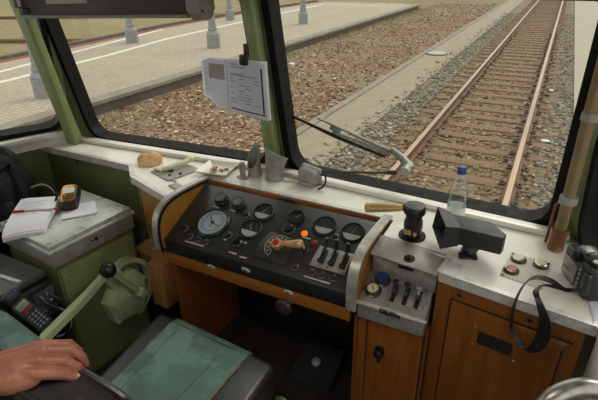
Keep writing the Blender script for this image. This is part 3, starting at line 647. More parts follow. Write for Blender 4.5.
def knob(u, v, r, h, mat='black', name='push_button', cap=None):
    x, y = pv(u, v); b = B(mp); b.lathe([(r*1.3, 0), (r*1.3, .003), (r, .004), (r*.9, h*.9), (r*.7, h)], (x, y, 0), n=20); q = emit(name, b, mat, panel)
    if name != 'indicator_lamp': b = B(mp); b.lathe([(r*1.38, 0), (r*1.38, .0022), (r*1.2, .0034), (r*1.2, .001)], (x, y, 0), n=24, caps=False); emit('knob_ring', b, RINGM, q)
    if cap: b = B(mp); b.lathe([(r*.55, h*.9), (r*.5, h*1.06)], (x, y, 0), n=16); emit('button_cap', b, cap, q)
    return q
for u, v in ((-.271, .272), (-.232, .274), (-.193, .277), (.267, .273), (.309, .272), (.351, .271), (.201, .272)): knob(u, v, .0105, .010, 'black', 'push_button', 'cap')
knob(-.318, .244, .012, .014, name='rubber_button'); knob(-.117, .222, .013, .018, name='rotary_knob'); knob(-.098, .109, .011, .014, name='rotary_knob'); knob(.106, .123, .018, .018, name='large_push_button', cap='black'); knob(.291, .107, .010, .012, name='rotary_knob')
q = knob(.174, .126, .0098, .009, 'amber', 'indicator_lamp'); q['label'] = 'lit amber indicator lamp'
q = knob(.228, .154, .0085, .006, 'redlamp', 'indicator_lamp'); q['label'] = 'dull red indicator lamp'
x, y = pv(-.057, .245); b = B(mp); b.lathe([(.020, 0), (.020, .006), (.014, .010), (.013, .022)], (x, y, 0)); b.box((x+.004, y, .030), (.014, .046, .022), (0, 0, -.5), bev=.004); b.cyl((x+.002, y+.008, .036), (x-.004, y+.028, .044), .006); emit('selector_lever', b, 'black', panel)
x, y = pv(.212, .201); b = B(mp); b.lathe([(.013, 0), (.013, .006), (.009, .01), (.010, .024), (.008, .03)], (x, y, 0)); q = emit('rotary_knob', b, 'black', panel); b = B(mp); b.box((x, y, .026), (.006, .018, .012), (0, 0, .5), bev=.002); emit('knob_grip', b, 'brass', q)
for u, v, w in ((-.245, .107, .03), (-.165, .105, .026), (-.232, .297, .09), (-.055, .289, .035), (-.005, .294, .03), (.19, .143, .034), (.30, .296, .10), (-.117, .243, .016), (-.03, .232, .012)):
    x, y = pv(u, v); b = B(mp); b.box((x, y, .001), (w, .006, .002)); emit('name_strip', b, 'plate', panel)
# direction controller: black plate, pale arc of notches, brass handle with red centre
cx, cy = pv(.104, .213)
b = B(mp)
b.prism([(*pv(u, v), .0002) for u, v in ((.028, .280), (.166, .280), (.172, .200), (.160, .165), (.046, .156), (.030, .205))], (0, 0, .006), bev=.0015); cp = emit('controller_plate', b, 'panel', panel)
b = B(mp)
def arc(r, a0, a1, n=28): return [(cx+r*math.cos(math.radians(a0+(a1-a0)*k/n)), cy+r*math.sin(math.radians(a0+(a1-a0)*k/n))) for k in range(n+1)]
for r in (.030, .050):
    a_ = arc(r, 60, 255); b.strip([(*p, .0068) for p in a_], [((p[0]-cx)*.0012/r, (p[1]-cy)*.0012/r, 0) for p in a_], .001)
for k in range(8):
    a = math.radians(66+183*k/7); b.box((cx+.040*math.cos(a), cy+.040*math.sin(a), .0066), (.008, .0045, .001), (0, 0, a-PI/2))
emit('notch_scale', b, 'plate', cp)
b = B(mp); b.lathe([(.017, .004), (.016, .016), (.020, .018), (.020, .030), (.016, .034)], (cx, cy, 0), n=28); ch = emit('controller_handle', b, 'brass', panel); ch['label'] = 'brass controller handle with red centre'
hx, hy = pv(.205, .190); b = B(mp); hv = V((hx-cx, hy-cy, 0)); hp = [V((cx, cy, .026)) + hv*s for s in (0, .2, .4, .6, .75, .88, .97, 1.0)]
b.tube([p + V((0, 0, .006*i/7)) for i, p in enumerate(hp)], [.013, .0115, .0115, .0135, .0165, .0175, .014, .004], 16); emit('handle_grip', b, 'brass', ch)
b = B(mp); b.lathe([(.0135, .033), (.012, .039), (.005, .041)], (cx, cy, 0), n=20); emit('handle_cap', b, 'red', ch)
b = B(mp); b.tube([V((cx, cy, .028)) - hv*s for s in (.1, .2, .3)], [.007, .006, .004], 10); emit('pointer', b, 'brass', ch)
# switch plate with three black lever switches
b = B(mp); b.prism([(*pv(u, v), .0002) for u, v in ((.250, .250), (.384, .250), (.386, .160), (.254, .160))], (0, 0, .005), bev=.0015); sp = emit('switch_plate', b, 'grey', panel)
b = B(mp)
for u in (.258, .318, .378): x, y = pv(u, .242); b.lathe([(.004, .005), (.003, .0075)], (x, y, 0), n=10)
emit('plate_screw', b, 'chrome', sp)
for k, u in enumerate((.286, .326, .368)):
    x, y = pv(u, .205); b = B(mp); b.box((x, y, .013), (.020, .056, .018), bev=.003); sw = emit('lever_switch', b, 'black', panel)
    b = B(mp); b.box((x-.007, y-.006, .024), (.005, .022, .006)); emit('index_strip', b, 'plate', sw)
    b = B(mp); b.cyl((x, y+.012, .02), (x+.003, y+.034, .040), .006, .005, 12); b.cyl((x+.003, y+.032, .036), (x+.004, y+.046, .062+.006*(k == 1)), .0085, .0065, 14); b.box((x+.002, y+.030, .034), (.026, .008, .008), (.6, 0, 0), bev=.002); emit('switch_lever', b, 'black', sw)
# under the desk
t = thing('valve_wheel', (.178, 1.215, .57), 'dark round valve knob hanging under the front edge of the desk', 'valve knob')
b = B(); b.cyl((.178, 1.24, .585), (.178, 1.175, .578), .016); emit('spindle', b, 'greymetal', t); b = B(); b.lathe([(.014, 0), (.030, .004), (.034, .012), (.030, .022), (.012, .026)], (.178, 1.182, .579), (0, -1, -.15), n=28); emit('knob_rim', b, 'cap', t)
t = thing('foot_pedal', (.186, 1.42, 0), 'dark floor pedal with pale round stud in the shadowed footwell', 'pedal')
b = B(); b.prism([(.09, 1.33, 0), (.09, 1.52, 0), (.09, 1.52, .10), (.09, 1.34, .03)], (.20, 0, 0), bev=.005); emit('pedal_plate', b, 'dark', t)
b = B(); b.lathe([(.022, 0), (.02, .01), (.008, .014)], (.186, 1.43, .066), (0, -.35, 1), n=20); emit('stud', b, 'grey', t)

# wooden box with chrome rails left of the footwell
t = thing('wooden_box', (-.60, 1.35, 0), 'light wooden box with two chrome rails between handbrake and desk', 'box')
fp = [(-.805, 1.370), (-.645, 1.356), (-.645, 1.300), (-.555, 1.300), (-.555, 1.585), (-.805, 1.585)]
b = B(); b.prism([(x, y, .195) for x, y in fp], (0, 0, .225), bev=.003); emit('box_body', b, 'crate', t)
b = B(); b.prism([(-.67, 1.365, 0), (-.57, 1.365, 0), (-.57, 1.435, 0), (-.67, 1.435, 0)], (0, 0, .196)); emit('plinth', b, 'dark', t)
b = B(); b.prism([(x*1.006, y, .420) for x, y in fp], (0, 0, .014), bev=.003); lid = emit('lid', b, 'crate', t)
for x, y in ((-.765, 1.50), (-.700, 1.45)):
    b = B(); b.box((x, y, .438), (.022, .095, .016), (0, 0, 0), bev=.004); emit('rail', b, 'alu', lid)

# ================================================================== THINGS ON THE WORKTOP
ZT = .8505
# brake valve with wooden handle
t = thing('brake_valve', (.56, 1.412, ZT), 'black brake valve with varnished wooden handle standing in the worktop', 'brake valve')
P = V((.56, 1.412, ZT)); b = B(); b.lathe([(.046, 0), (.046, .005), (.036, .006)], P, n=36); emit('collar', b, 'rubber', t)
b = B(); b.lathe([(.030, .005), (.032, .045), (.031, .062), (.027, .066), (.028, .09)], P, n=32); emit('valve_body', b, 'black', t)
b = B(); b.box(P+V((-.010, -.030, .028)), (.024, .008, .020), bev=.003); b.box(P+V((.014, -.028, .024)), (.012, .008, .014), bev=.002); emit('lock_plate', b, 'brass', t)
b = B(); b.lathe([(.027, .088), (.036, .092), (.037, .112), (.033, .120), (.012, .123)], P, n=32); hd = emit('valve_head', b, 'black', t)
b = B(); b.tube([P+V((-.02, -.004, .104)), P+V((-.035, -.006, .104)), P+V((-.045, -.008, .104))], [.013, .013, .010], 14); emit('ferrule', b, 'black', hd)
b = B(); b.tube([P+V((-.040, -.008, .104)), P+V((-.075, -.020, .102)), P+V((-.12, -.036, .100)), P+V((-.155, -.048, .098)), P+V((-.160, -.05, .098))], [.011, .0145, .017, .0165, .008], 16); emit('handle', b, 'goldwood', hd)
# bottle
t = thing('water_bottle', (.668, 1.585, ZT), 'clear plastic water bottle with dark blue cap at the windscreen', 'bottle')
P = V((.668, 1.585, ZT)); b = B()
b.lathe([(.020, 0), (.030, .003), (.032, .012), (.032, .060), (.0305, .066), (.032, .072), (.0335, .104), (.033, .120), (.028, .145), (.018, .170), (.0125, .180), (.0125, .196)], P, n=32); emit('bottle_body', b, 'pet', t)
b = B(); b.lathe([(.015, .188), (.015, .211), (.0135, .214), (.003, .215)], P, n=24); emit('cap', b, 'bluecap', t)
b = B(); b.lathe([(.0330, .014), (.0330, .064)], P, n=32, caps=False); lb = emit('label_band', b, 'label', t)
# hooded screen
t = thing('hooded_monitor', (.76, 1.38, ZT), 'black hooded monitor box on a bracket beside the water bottle', 'monitor')
q4 = [(.720, 1.350), (.846, 1.346), (.852, 1.372), (.800, 1.432), (.676, 1.436)]; c0 = V((.76, 1.39, 0))
b = B(); b.prism([(x, y, ZT+.044) for x, y in q4], (0, 0, .060), bev=.002); emit('monitor_case', b, 'blackmatt', t)
def shell(b, h, g, th):
    def inset(q):
        c = sum((V(p) for p in q), V())/4; return [V(p) + (c-V(p)).normalized()*th*1.4 for p in q]
    hi, gi = inset(h), inset(g); mk = lambda q: [b.bm.verts.new(b.m @ V(p)) for p in q]; a, c, d, e = mk(h), mk(g), mk(gi), mk(hi)
    for p, q in ((a, c), (c, d), (d, e)):
        for k in range(4): b.bm.faces.new((p[k], p[(k+1) % 4], q[(k+1) % 4], q[k]))
b = B(); h = [(.722, 1.348, ZT+.041), (.674, 1.438, ZT+.043), (.674, 1.438, ZT+.107), (.722, 1.348, ZT+.107)]
g = [(.672, 1.318, ZT+.032), (.618, 1.440, ZT+.038), (.628, 1.440, ZT+.118), (.682, 1.318, ZT+.116)]
shell(b, h, g, .003); emit('sun_hood', b, 'blackmatt', t)
b = B(); b.prism([(.7185, 1.3545, ZT+.050), (.6785, 1.4315, ZT+.050), (.6785, 1.4315, ZT+.098), (.7185, 1.3545, ZT+.098)], (-.003, -.0015, 0)); emit('screen', b, paint('dark screen', '#0f1012', rough=.15), t)
b = B(); b.prism([(.735, 1.36, ZT+.008), (.765, 1.36, ZT+.008), (.80, 1.38, ZT+.046), (.73, 1.38, ZT+.046)], (0, .04, 0), bev=.003); b.box((.755, 1.378, ZT+.004), (.05, .06, .008), (0, 0, .2), bev=.002); b.box((.742, 1.345, ZT+.012), (.030, .022, .012), (.3, 0, .5), bev=.003); emit('bracket', b, 'black', t)
# panel of three push buttons
mb = frame((.925, 1.368, ZT), (.985, -.12, 0), z=(0, 0, 1))
t = thing('button_plate', (.925, 1.368, ZT), 'pale plate with two white push buttons and one red in the worktop', 'button plate')
b = B(mb); b.box((0, .0, .001), (.118, .150, .003), bev=.001); emit('base_plate', b, 'cream', t)
for u, w, c, lb in ((-.030, .040, 'ivory', 'white push button'), (.034, .045, 'ivory', 'white push button nearest the pipe'), (-.036, -.034, 'redbtn', 'red push button')):
    b = B(mb); b.lathe([(.0235, .002), (.0235, .007), (.019, .010), (.017, .010)], (u, w, 0), n=28); q = emit('push_button', b, 'cap', t); q['label'] = lb
    b = B(mb); b.lathe([(.0185, .009), (.0185, .013), (.0155, .014), (.0155, .012)], (u, w, 0), n=28); emit('button_ring', b, 'chrome', q)
    b = B(mb); b.lathe([(.0150, .010), (.0145, .0145), (.006, .0155)], (u, w, 0), n=24); emit('button_cap', b, c, q)
for u, w in ((-.052, .068), (.052, .068), (-.052, -.068), (.052, -.068)):
    b = B(mb); b.lathe([(.005, .002), (.004, .0045)], (u, w, 0), n=10); emit('plate_screw', b, 'cap', t)

# DSLR camera and strap
t = thing('photo_camera', (1.06, 1.35, ZT), 'black photo camera with loosely hanging strap at the worktop corner', 'camera')
mc = frame((1.066, 1.348, ZT), (.40, -.915, 0), z=(0, 0, 1)) @ MX.Scale(1.12, 4)        # x along the body, y towards the lens
b = B(mc); b.box((0, 0, .048), (.128, .046, .088), bev=.010, seg=3); b.box((0, .004, .094), (.06, .045, .034), bev=.012, seg=3); emit('camera_body', b, 'black', t)
b = B(mc); b.box((.054, .014, .046), (.034, .066, .086), bev=.012, seg=3); b.box((.060, -.020, .05), (.026, .014, .06), bev=.005); emit('hand_grip', b, 'leather', t)
b = B(mc); b.cyl((-.01, .02, .048), (-.01, .09, .048), .034, .036, 28); b.cyl((-.01, .09, .048), (-.01, .098, .048), .036, .033, 28); emit('lens', b, 'black', t)
b = B(mc); b.box((-.018, -.0245, .044), (.066, .004, .052), bev=.002); emit('screen', b, paint('camera screen', '#7d796f', rough=.12), t)
b = B(mc); b.lathe([(.013, .0), (.013, .009), (.010, .011)], (.040, .002, .091), n=24); d = emit('mode_dial', b, 'black', t); b = B(mc); b.lathe([(.0095, .010), (.009, .0118)], (.040, .002, .091), n=20); emit('dial_top', b, 'greymetal', d)
b = B(mc); b.lathe([(.006, 0), (.006, .006)], (.058, .022, .088), n=14); emit('shutter_button', b, 'chrome', t)
b = B(mc); b.box((0, -.004, .112), (.03, .022, .006), bev=.001); emit('hot_shoe', b, 'greymetal', t)
b = B(mc); b.box((0, -.027, .092), (.026, .010, .022), bev=.004); emit('eyepiece', b, 'rubber', t)
b = B(mc)
for k in range(5): b.cyl((.030, -.023, .020+k*.013), (.030, -.027, .020+k*.013), .004, n=10)
emit('control_buttons', b, 'greymetal', t)
def cat(P, n=6):
    P = [V(p) for p in P]; out = []
    for i in range(len(P)-1):
        p0, p1, p2, p3 = [P[max(0, min(len(P)-1, j))] for j in (i-1, i, i+1, i+2)]
        for k in range(n):
            s = k/n; out.append(.5*((2*p1)+(p2-p0)*s+(2*p0-5*p1+4*p2-p3)*s*s+(3*p1-p0-3*p2+p3)*s**3))
    return out + [P[-1]]
path = cat([(1.09, 1.300, .885), (1.035, 1.285, .868), (.99, 1.275, .892), (.950, 1.255, .905), (.925, 1.225, .895), (.912, 1.195, .85), (.914, 1.180, .78), (.925, 1.176, .760), (.943, 1.166, .735), (.966, 1.153, .728), (.985, 1.148, .750), (.994, 1.150, .79), (.990, 1.156, .84), (.970, 1.175, .875), (.955, 1.205, .892), (.975, 1.25, .890), (1.02, 1.28, .872), (1.085, 1.305, .87)])
wd = []
for i, p in enumerate(path):
    s = i/(len(path)-1); hw = .006 + .012*math.exp(-((s-.64)/.13)**2) + .006*math.exp(-((s-.2)/.12)**2)
    k = min(1, max(0, (s-.38)/.14))*(1-min(1, max(0, (s-.78)/.12))); wd.append((V((.35, .92, .12))*(1-k) + V((.93, -.36, .10))*k).normalized()*hw)
b = B(); b.strip(path, wd, .003); emit('neck_strap', b, 'black', t, ang=60)

# papers at the right edge of the top
b = B(); mpz = frame((1.160, 1.235, ZT+.001), (.985, .172, 0), z=(0, 0, 1)); b.m = mpz; b.box((0, 0, .001), (.125, .215, .002)); b.box((.004, .004, .0028), (.125, .21, .0012), (0, 0, .04)); tag(emit('paper_sheets', b, 'paper', base=(1.155, 1.235, ZT)), 'white paper sheets lying at the end of the worktop below the black camera', 'papers')

b = B(); b.prism([(1.112, .97, .62), (1.262, .97, .62), (1.262, 1.165, .62), (1.112, 1.165, .62)], (0, 0, .225), bev=.004); tag(emit('side_ledge', b, 'white', base=(1.19, 1.06, .62)), 'pale painted ledge on the side wall at the end of the brown cabinet', 'ledge')
# bread roll, cutter plate, ashtray
def bun(p):
    q = p*(1+.07*noise.noise(p*1.5)+.05*noise.noise(p*3.5)); q.z = max(q.z, -.34) if q.z < 0 else q.z*(1-.22*math.exp(-((p.x+.15+p.y*.3)*5)**2))
    return q
b = B(); b.ball((-.745, 1.525, ZT+.0135), (.060, .056, .040), (0, 0, .3), sub=4, fn=bun); tag(emit('bread_roll', b, 'bread', base=(-.745, 1.53, ZT)), 'round crusty bread roll on the white worktop', 'bread roll')
t = thing('hatch_plate', (-.565, 1.49, ZT), 'flat metal hatch plate with ivory lever on the white worktop', 'plate')
ml = frame((-.565, 1.495, ZT), (.96, -.27, 0), z=(0, 0, 1))
b = B(ml); b.box((-.042, .0, .003), (.070, .165, .006), bev=.002); b.box((.036, .0, .003), (.078, .17, .006), bev=.002); emit('steel_plate', b, 'greymetal', t)
for u, w, q in ((.0, -.02, .009), (.055, -.01, .007), (.03, -.05, .006)):
    b = B(ml); b.cyl((u, w, .006), (u, w, .0115), q); emit('catch', b, 'black', t)
b = B(ml); b.tube(cat([(-.035, -.045, .014), (-.012, -.01, .020), (.0, .03, .026), (-.002, .085, .032), (-.004, .10, .031)]), [.010]+[.011]*5+[.0095]*6+[.012]*6+[.015]*6+[.009], 14); b.box((-.05, -.055, .014), (.05, .022, .014), (0, 0, .2), bev=.005); emit('lever', b, 'ivory', t)
b = B(); mk = frame((-.445, 1.365, ZT), (.96, -.27, 0), z=(0, 0, 1)); b.m = mk; b.box((0, 0, .003), (.075, .040, .006), bev=.002); tag(emit('name_plate', b, 'greymetal', base=(-.445, 1.365, ZT)), 'small grey metal plate on the worktop corner by the desk cheek', 'plate')
b = B(); b.m = mk; b.box((-.075, .028, .002), (.045, .010, .004), bev=.001); tag(emit('name_plate', b, 'grey', base=(-.5, 1.385, ZT)), 'narrow grey metal strip beside the small plate on the worktop corner', 'plate')
mt = frame((-.385, 1.575, ZT), (.98, .16, 0), z=(0, 0, 1))
def tray(u, v):
    x, y = u*2-1, v*2-1; e = max(abs(x), abs(y)); return (x*.076, y*.072, .004 + .020*max(0, (e-.62)/.38)**1.3)
b = B(mt); b.grid(tray, 20, 20, (0, 0, -.004)); tag(emit('white_tray', b, 'porcelain', base=(-.385, 1.575, ZT)), 'square white ashtray dish on the worktop holding cigarette ends', 'ashtray')
for k in range(9):
    u, v, a = random.uniform(-.03, .03), random.uniform(-.022, .022), random.uniform(0, 2*PI); h = .0085 + .007*(k % 3 == 2)
    d = V((math.cos(a), math.sin(a), 0)); c = V((u, v, h)); w = 'filter' if k % 2 else 'paper'
    t = thing('cigarette_end', mt @ c, 'cigarette end lying in the square white ashtray', 'cigarette end', 'cigarette ends in the ashtray')
    b = B(mt); b.cyl(c - d*.015, c+d*.002, .0048, n=10); emit('cigarette_filter', b, 'butt', t); b = B(mt); b.cyl(c+d*.002, c+d*(.011+.006*(k % 2)), .0048, .0042, n=10); emit('paper_stub', b, 'buttw', t)
# little post, two scoop nozzles, wiper motor
t = thing('metal_stud', (-.25, 1.578, ZT), 'short grey metal stud standing between ashtray and vent scoops', 'stud')
b = B(); b.lathe([(.013, .004), (.013, .066), (.011, .070), (.004, .071)], (-.25, 1.578, ZT)); emit('stud_post', b, 'grey', t); b = B(); b.box((-.245, 1.574, ZT+.003), (.05, .035, .006), (0, 0, -.2), bev=.002); emit('base_plate', b, 'greymetal', t)
def scoop(name, P, a0, r, h0, h1, flare, fdir, ex, label):
    """a round duct whose mouth is cut obliquely: the wall stands high on the side a0"""
    t = thing(name, P, label, 'vent scoop'); P = V(P); fd = V((math.cos(fdir), math.sin(fdir), 0))
    def f(u, v):
        a = 2*PI*u; k = (.5+.5*math.cos(a-a0))**ex; H = h0 + (h1-h0)*k; z = H*v
        q = max(0, z-h0*.8)/h1; rr = r*(1 + flare*max(0, math.cos(a-fdir))*v**2.5)
        return P + V((rr*math.cos(a), rr*math.sin(a), z))
    b = B(); b.grid(f, 40, 16); o = emit('scoop_shell', b, 'grey', t, ang=60); md = o.modifiers.new('thick', 'SOLIDIFY'); md.thickness = .003; md.offset = 0
    b = B(); b.lathe([(r*1.12, 0), (r*1.12, .012), (r*1.0, .016)], P, n=32); emit('collar', b, 'grey', t)
scoop('vent_scoop', (-.215, 1.622, ZT), math.radians(82), .0285, .040, .140, .0, 0, 1.0, 'slim grey scoop shaped vent nozzle nearer the metal stud')
scoop('vent_scoop', (-.112, 1.622, ZT), math.radians(238), .036, .085, .152, .75, math.radians(8), .7, 'wide grey scoop shaped vent nozzle in front of the centre pillar')
t = thing('wiper_motor', (.055, 1.64, ZT), 'grey rounded wiper motor box bolted to the worktop under the driver windscreen', 'wiper motor')
b = B(); b.box((.055, 1.635, ZT+.048), (.092, .068, .062), (.25, .12, -.15), bev=.018, seg=4); b.box((.055, 1.650, ZT+.045), (.100, .03, .078), (.2, .1, -.15), bev=.012, seg=3); emit('motor_case', b, 'grey', t)
b = B(); b.box((.05, 1.635, ZT+.010), (.07, .06, .02), (0, 0, -.1), bev=.004); b.box((-.035, 1.642, ZT+.022), (.10, .016, .016), (0, .1, .1), bev=.004); emit('mounting_foot', b, 'greymetal', t)
b = B(); b.tube([(.09, 1.652, ZT+.060), (.20, 1.672, ZT+.070), (.33, 1.690, ZT+.085), (.385, 1.695, ZT+.095)], .0045, 8); b.cyl((.37, 1.692, ZT+.092), (.41, 1.70, ZT+.098), .009); emit('drive_rod', b, 'black', t)
b = B(); b.tube(cat([(.095, 1.64, ZT+.05), (.125, 1.635, ZT+.055), (.135, 1.62, ZT+.035), (.125, 1.61, ZT+.012), (.108, 1.60, ZT+.004)]), .004, 8); emit('cable', b, 'rubber', t)

# ================================================================== ON THE WINDSCREEN
# papers clipped to the centre pillar
t = thing('timetable_sheets', (-.15, 1.56, 1.13), 'sheaf of printed white sheets clipped to the centre pillar', 'papers')
c00, c10, c11, c01 = V((-.395, 1.575, 1.165)), V((-.092, 1.565, 1.130)), V((-.082, 1.535, 1.366)), V((-.362, 1.540, 1.366))
def sheet(u, v, o=0):
    p = c00*(1-u)*(1-v) + c10*u*(1-v) + c11*u*v + c01*(1-u)*v
    r = .10; du = max(0, r-u)/r; p = p + V((0, -.030*du**2 - .018*math.sin(PI*u)*(1-v)*.6 + o, -.0))
    cut = max(0, .14-u)*max(0, .4-v)*.8 - max(0, .06-u)*max(0, v-.9)*1.5
    return p + V((0, 0, cut))
for k, (o, nm) in enumerate(((.0, 'front_sheet'), (.006, 'rear_sheet'))):
    b = B(); b.grid(lambda u, v: sheet(u, v, o) + V((.006*k, 0, .004*k)), 26, 18, (0, .0008, 0)); emit(nm, b, 'backlit', t)
def onsheet(u, v, off=-.0012): return sheet(u, v) + V((0, off, 0))
b = B(); b.grid(lambda u, v: onsheet(.06+u*.26, .60+v*.30), 8, 6, (0, .0004, 0)); emit('printed_picture', b, 'paperblue', t)
b = B()
def ln(u0, u1, v, w=.006): b.strip([onsheet(u0+(u1-u0)*k/4, v) for k in range(5)], V((0, 0, .24*w)), .0004)
for v in (.93, .88, .76): ln(.42, .42+.02+.22*(v < .9)+.1*(v == .93), v, .007)
ln(.44, .86, .73, .008)
rngt = random.Random(3)
for c in (.42, .56, .66, .80):
    for k in range(9):
        if rngt.random() < .62: ln(c, c+rngt.uniform(.05, .11), .67-k*.055, .006)
emit('printed_text', b, 'inkgrey', t)
b = B(); ln(.42, .965, .085, .010); b.strip([onsheet(.935, .1+.8*k/6) for k in range(7)], V((.0035, 0, 0)), .0005); emit('black_border', b, 'ink', t)
b = B()
for k in range(22): p = onsheet(.37, .05+.9*k/21); b.box(p, (.004, .0012, .004))
emit('punched_holes', b, 'inkgrey', t)
b = B(); b.box((-.172, 1.530, 1.372), (.030, .022, .040), (.1, .1, 0), bev=.004); b.box((-.168, 1.545, 1.405), (.020, .014, .05), bev=.004); c = emit('clip', b, 'black', t); c['label'] = 'black spring clip'
# roller blind case under the roof
t = thing('roller_blind_case', (-.68, 1.40, 1.50), 'long brown grey roller blind case with label plate above the assistant windscreen', 'blind')
mv = MX.Translation(V((-.69, 1.395, 1.592))) @ Euler((0, -.032, .02)).to_matrix().to_4x4()
b = B(mv); b.box((-.04, 0, 0), (.90, .075, .145), bev=.006); emit('case', b, 'visor', t)
b = B(mv); b.box((-.04, -.040, -.066), (.90, .006, .012), bev=.002); emit('case_lip', b, 'visorcap', t)
b = B(mv); b.prism([(.41, y, z) for y, z in rrect(-.045, .045, -.082, .09, .035)], (.055, 0, 0), bev=.008); emit('end_cap', b, 'visorcap', t)
b = B(mv)
for y, z in ((-.03, .03), (-.03, -.05), (.02, .0)): b.cyl((.464, y, z), (.468, y, z), .005, n=10)
emit('cap_screw', b, 'dark', t)
b = B(mv); b.box((-.185, -.039, .016), (.235, .003, .068), (0, 0, 0), bev=.001); lp = emit('label_plate', b, 'plate', t)
b = B(mv)
for x, w in ((-.255, .045), (-.185, .03), (-.135, .05)): b.box((x, -.041, .024), (w, .002, .036))
emit('plate_print', b, 'ink', lp)
b = B(mv); b.cyl((-.43, -.035, .02), (-.43, -.065, .01), .010); b.box((-.43, -.066, .0), (.018, .012, .05), bev=.004); emit('catch', b, 'greymetal', t)
b = B(mv); b.box((-.475, -.03, .02), (.03, .05, .10), bev=.006); b.cyl((-.46, -.03, -.04), (-.43, -.05, -.045), .012); emit('bracket', b, 'black', t)

# ================================================================== LEFT: GREEN BOX AND WHAT LIES ON IT
FL, TR = V((-.735, .921, 0)), V((-.698, 1.314, 0)); e1 = (TR-FL).normalized(); e2 = V((-e1.y, e1.x, 0))
mg = frame(FL, e1, y=e2); GL, GW, GH = .395, .37, .72       # x runs along the face towards the desk, y towards the side wall
t = thing('equipment_box', FL, 'dark green steel equipment box with stepped aluminium lid beside the handbrake', 'box')
b = B(mg); b.box((GL/2, GW/2, .31), (GL-.012, GW-.012, .62), bev=.004); emit('box_body', b, 'panelgreen', t)
b = B(mg); b.box((GL/2, .005, .305), (GL-.04, .006, .575), bev=.002); sp = emit('side_panel', b, 'green', t)
b = B(mg); b.box((GL/2, GW/2, .650), (GL+.004, GW+.004, .07), bev=.003); emit('lid_apron', b, 'trimalu', t)
b = B(mg); b.box((GL/2, GW/2, .690), (GL+.024, GW+.024, .016), bev=.004); b.box((GL/2, GW/2, .706), (GL+.004, GW+.004, .026), bev=.005); lid = emit('lid', b, 'aluworn', t)
b = B(mg)
for u, w in ((.02, .02), (GL-.02, .02), (.02, GW-.02), (GL-.02, GW-.02)): b.lathe([(.005, .717), (.004, .7205)], (u, w, 0), n=10)
emit('lid_screw', b, 'cap', lid)
b = B(mg)
for u, r in ((.20, .009), (.18, .004), (.225, .004)): b.cyl((u, -.001, .655), (u, -.005, .655), r)
emit('lock', b, 'dark', t)
b = B(mg)
for u, z in ((.03, .56), (GL-.03, .56), (.03, .06), (GL-.03, .06)): b.cyl((u, .003, z), (u, -.002, z), .008)
emit('panel_screw', b, 'greymetal', sp)
ZB = .7205
# notebook with curled front edge, loose sheet, pen, handset-like gadget
NA, NB, NC, ND = V((-.950, .875, 0)), V((-.850, .993, 0)), V((-1.03, 1.220, 0)), V((-1.175, 1.12, 0))
def nb(u, v, k=0):
    p = NA*(1-u)*(1-v) + NB*u*(1-v) + NC*u*v + ND*(1-u)*v
    dip = max(0, .22-v)/.22
    return p + V((0, 0, ZB + .026 + .006*math.sin(PI*u)*(1-v) + .006*math.sin(v*PI) - .014*dip*dip))
t = thing('notebook', (-1.03, 1.05, ZB), 'open white notepad on the aluminium box lid under the red pen', 'notepad')
b = B(); b.grid(nb, 14, 18, (0, 0, -.005)); emit('top_pages', b, 'paper', t)
b = B(); b.grid(lambda u, v: V(nb(u, v)) + V((.006, -.004, -.006)), 10, 12, (0, 0, -.017)); emit('page_block', b, 'paper', t)
b = B()
for k in range(9):
    v = .40+.055*k; b.strip([V(nb(.12+j*.15, v)) + V((0, 0, .0006)) for j in range(5 - (k % 3 == 1))], V((.0, .0012, 0)), .0004)
emit('handwriting', b, 'inkgrey', t)
b = B(); ml = frame((-.872, 1.19, ZB+.001), (.64, .77, 0), z=(0, 0, 1)); b.m = ml; b.box((-.01, .0, .001), (.14, .125, .002)); b.box((-.004, .004, .003), (.14, .125, .0015), (0, 0, .06)); tag(emit('loose_sheets', b, 'paper', base=(-.872, 1.19, ZB)), 'loose pale sheets lying beneath the gold fronted gadget', 'papers')
t = thing('red_pen', (-.98, 1.06, ZB+.034), 'white pen with red tip and red cap lying across the notepad', 'pen')
pa, pb = V((-1.062, 1.005, ZB+.0385)), V((-.905, 1.115, ZB+.0375)); dr = (pb-pa).normalized()
b = B(); b.cyl(pa+dr*.03, pb-dr*.02, .0048, n=14); emit('barrel', b, 'alu', t); b = B(); b.cyl(pa, pa+dr*.048, .0058, n=14); emit('pen_cap', b, 'red', t); b = B(); b.cyl(pb-dr*.02, pb, .0052, .004, n=14); emit('pen_end', b, 'red', t)
t = thing('gold_gadget', (-.955, 1.215, ZB+.005), 'black hand held gadget with gold front and pale display on the loose sheets', 'gadget')
mh = frame((-.955, 1.215, ZB+.022), (.80, .60, 0), z=(.20, -.36, .9)) @ MX.Scale(1.16, 4)      # x across, y away
b = B(mh); b.prism([(*p, 0) for p in rrect(-.032, .032, -.062, .055, .018)], (0, 0, .034), bev=.006); emit('case', b, 'black', t)
b = B(mh); b.prism([(*p, .032) for p in rrect(-.028, .028, -.036, .050, .012)], (0, 0, .005), bev=.002); fr = emit('gold_front', b, 'gold', t)
b = B(mh); b.prism([(*p, .0365) for p in rrect(-.021, .021, .008, .034, .003)], (0, 0, .0012)); emit('display', b, 'paper', fr)
b = B(mh)
for x in (-.016, 0, .016):
    for k, y in enumerate((-.006, -.018, -.028)):
        if not (k == 2 and x): b.box((x*(1-.15*k), y, .0372), (.008, .007, .002), (0, 0, -x*25), bev=.0005)
emit('keys', b, 'ink', fr)
b = B(mh); b.tube(cat([(-.035, .035, .02), (-.052, .02, .014), (-.060, -.03, .008), (-.066, -.08, .006)]), .005, 8); emit('wrist_strap', b, 'black', t)

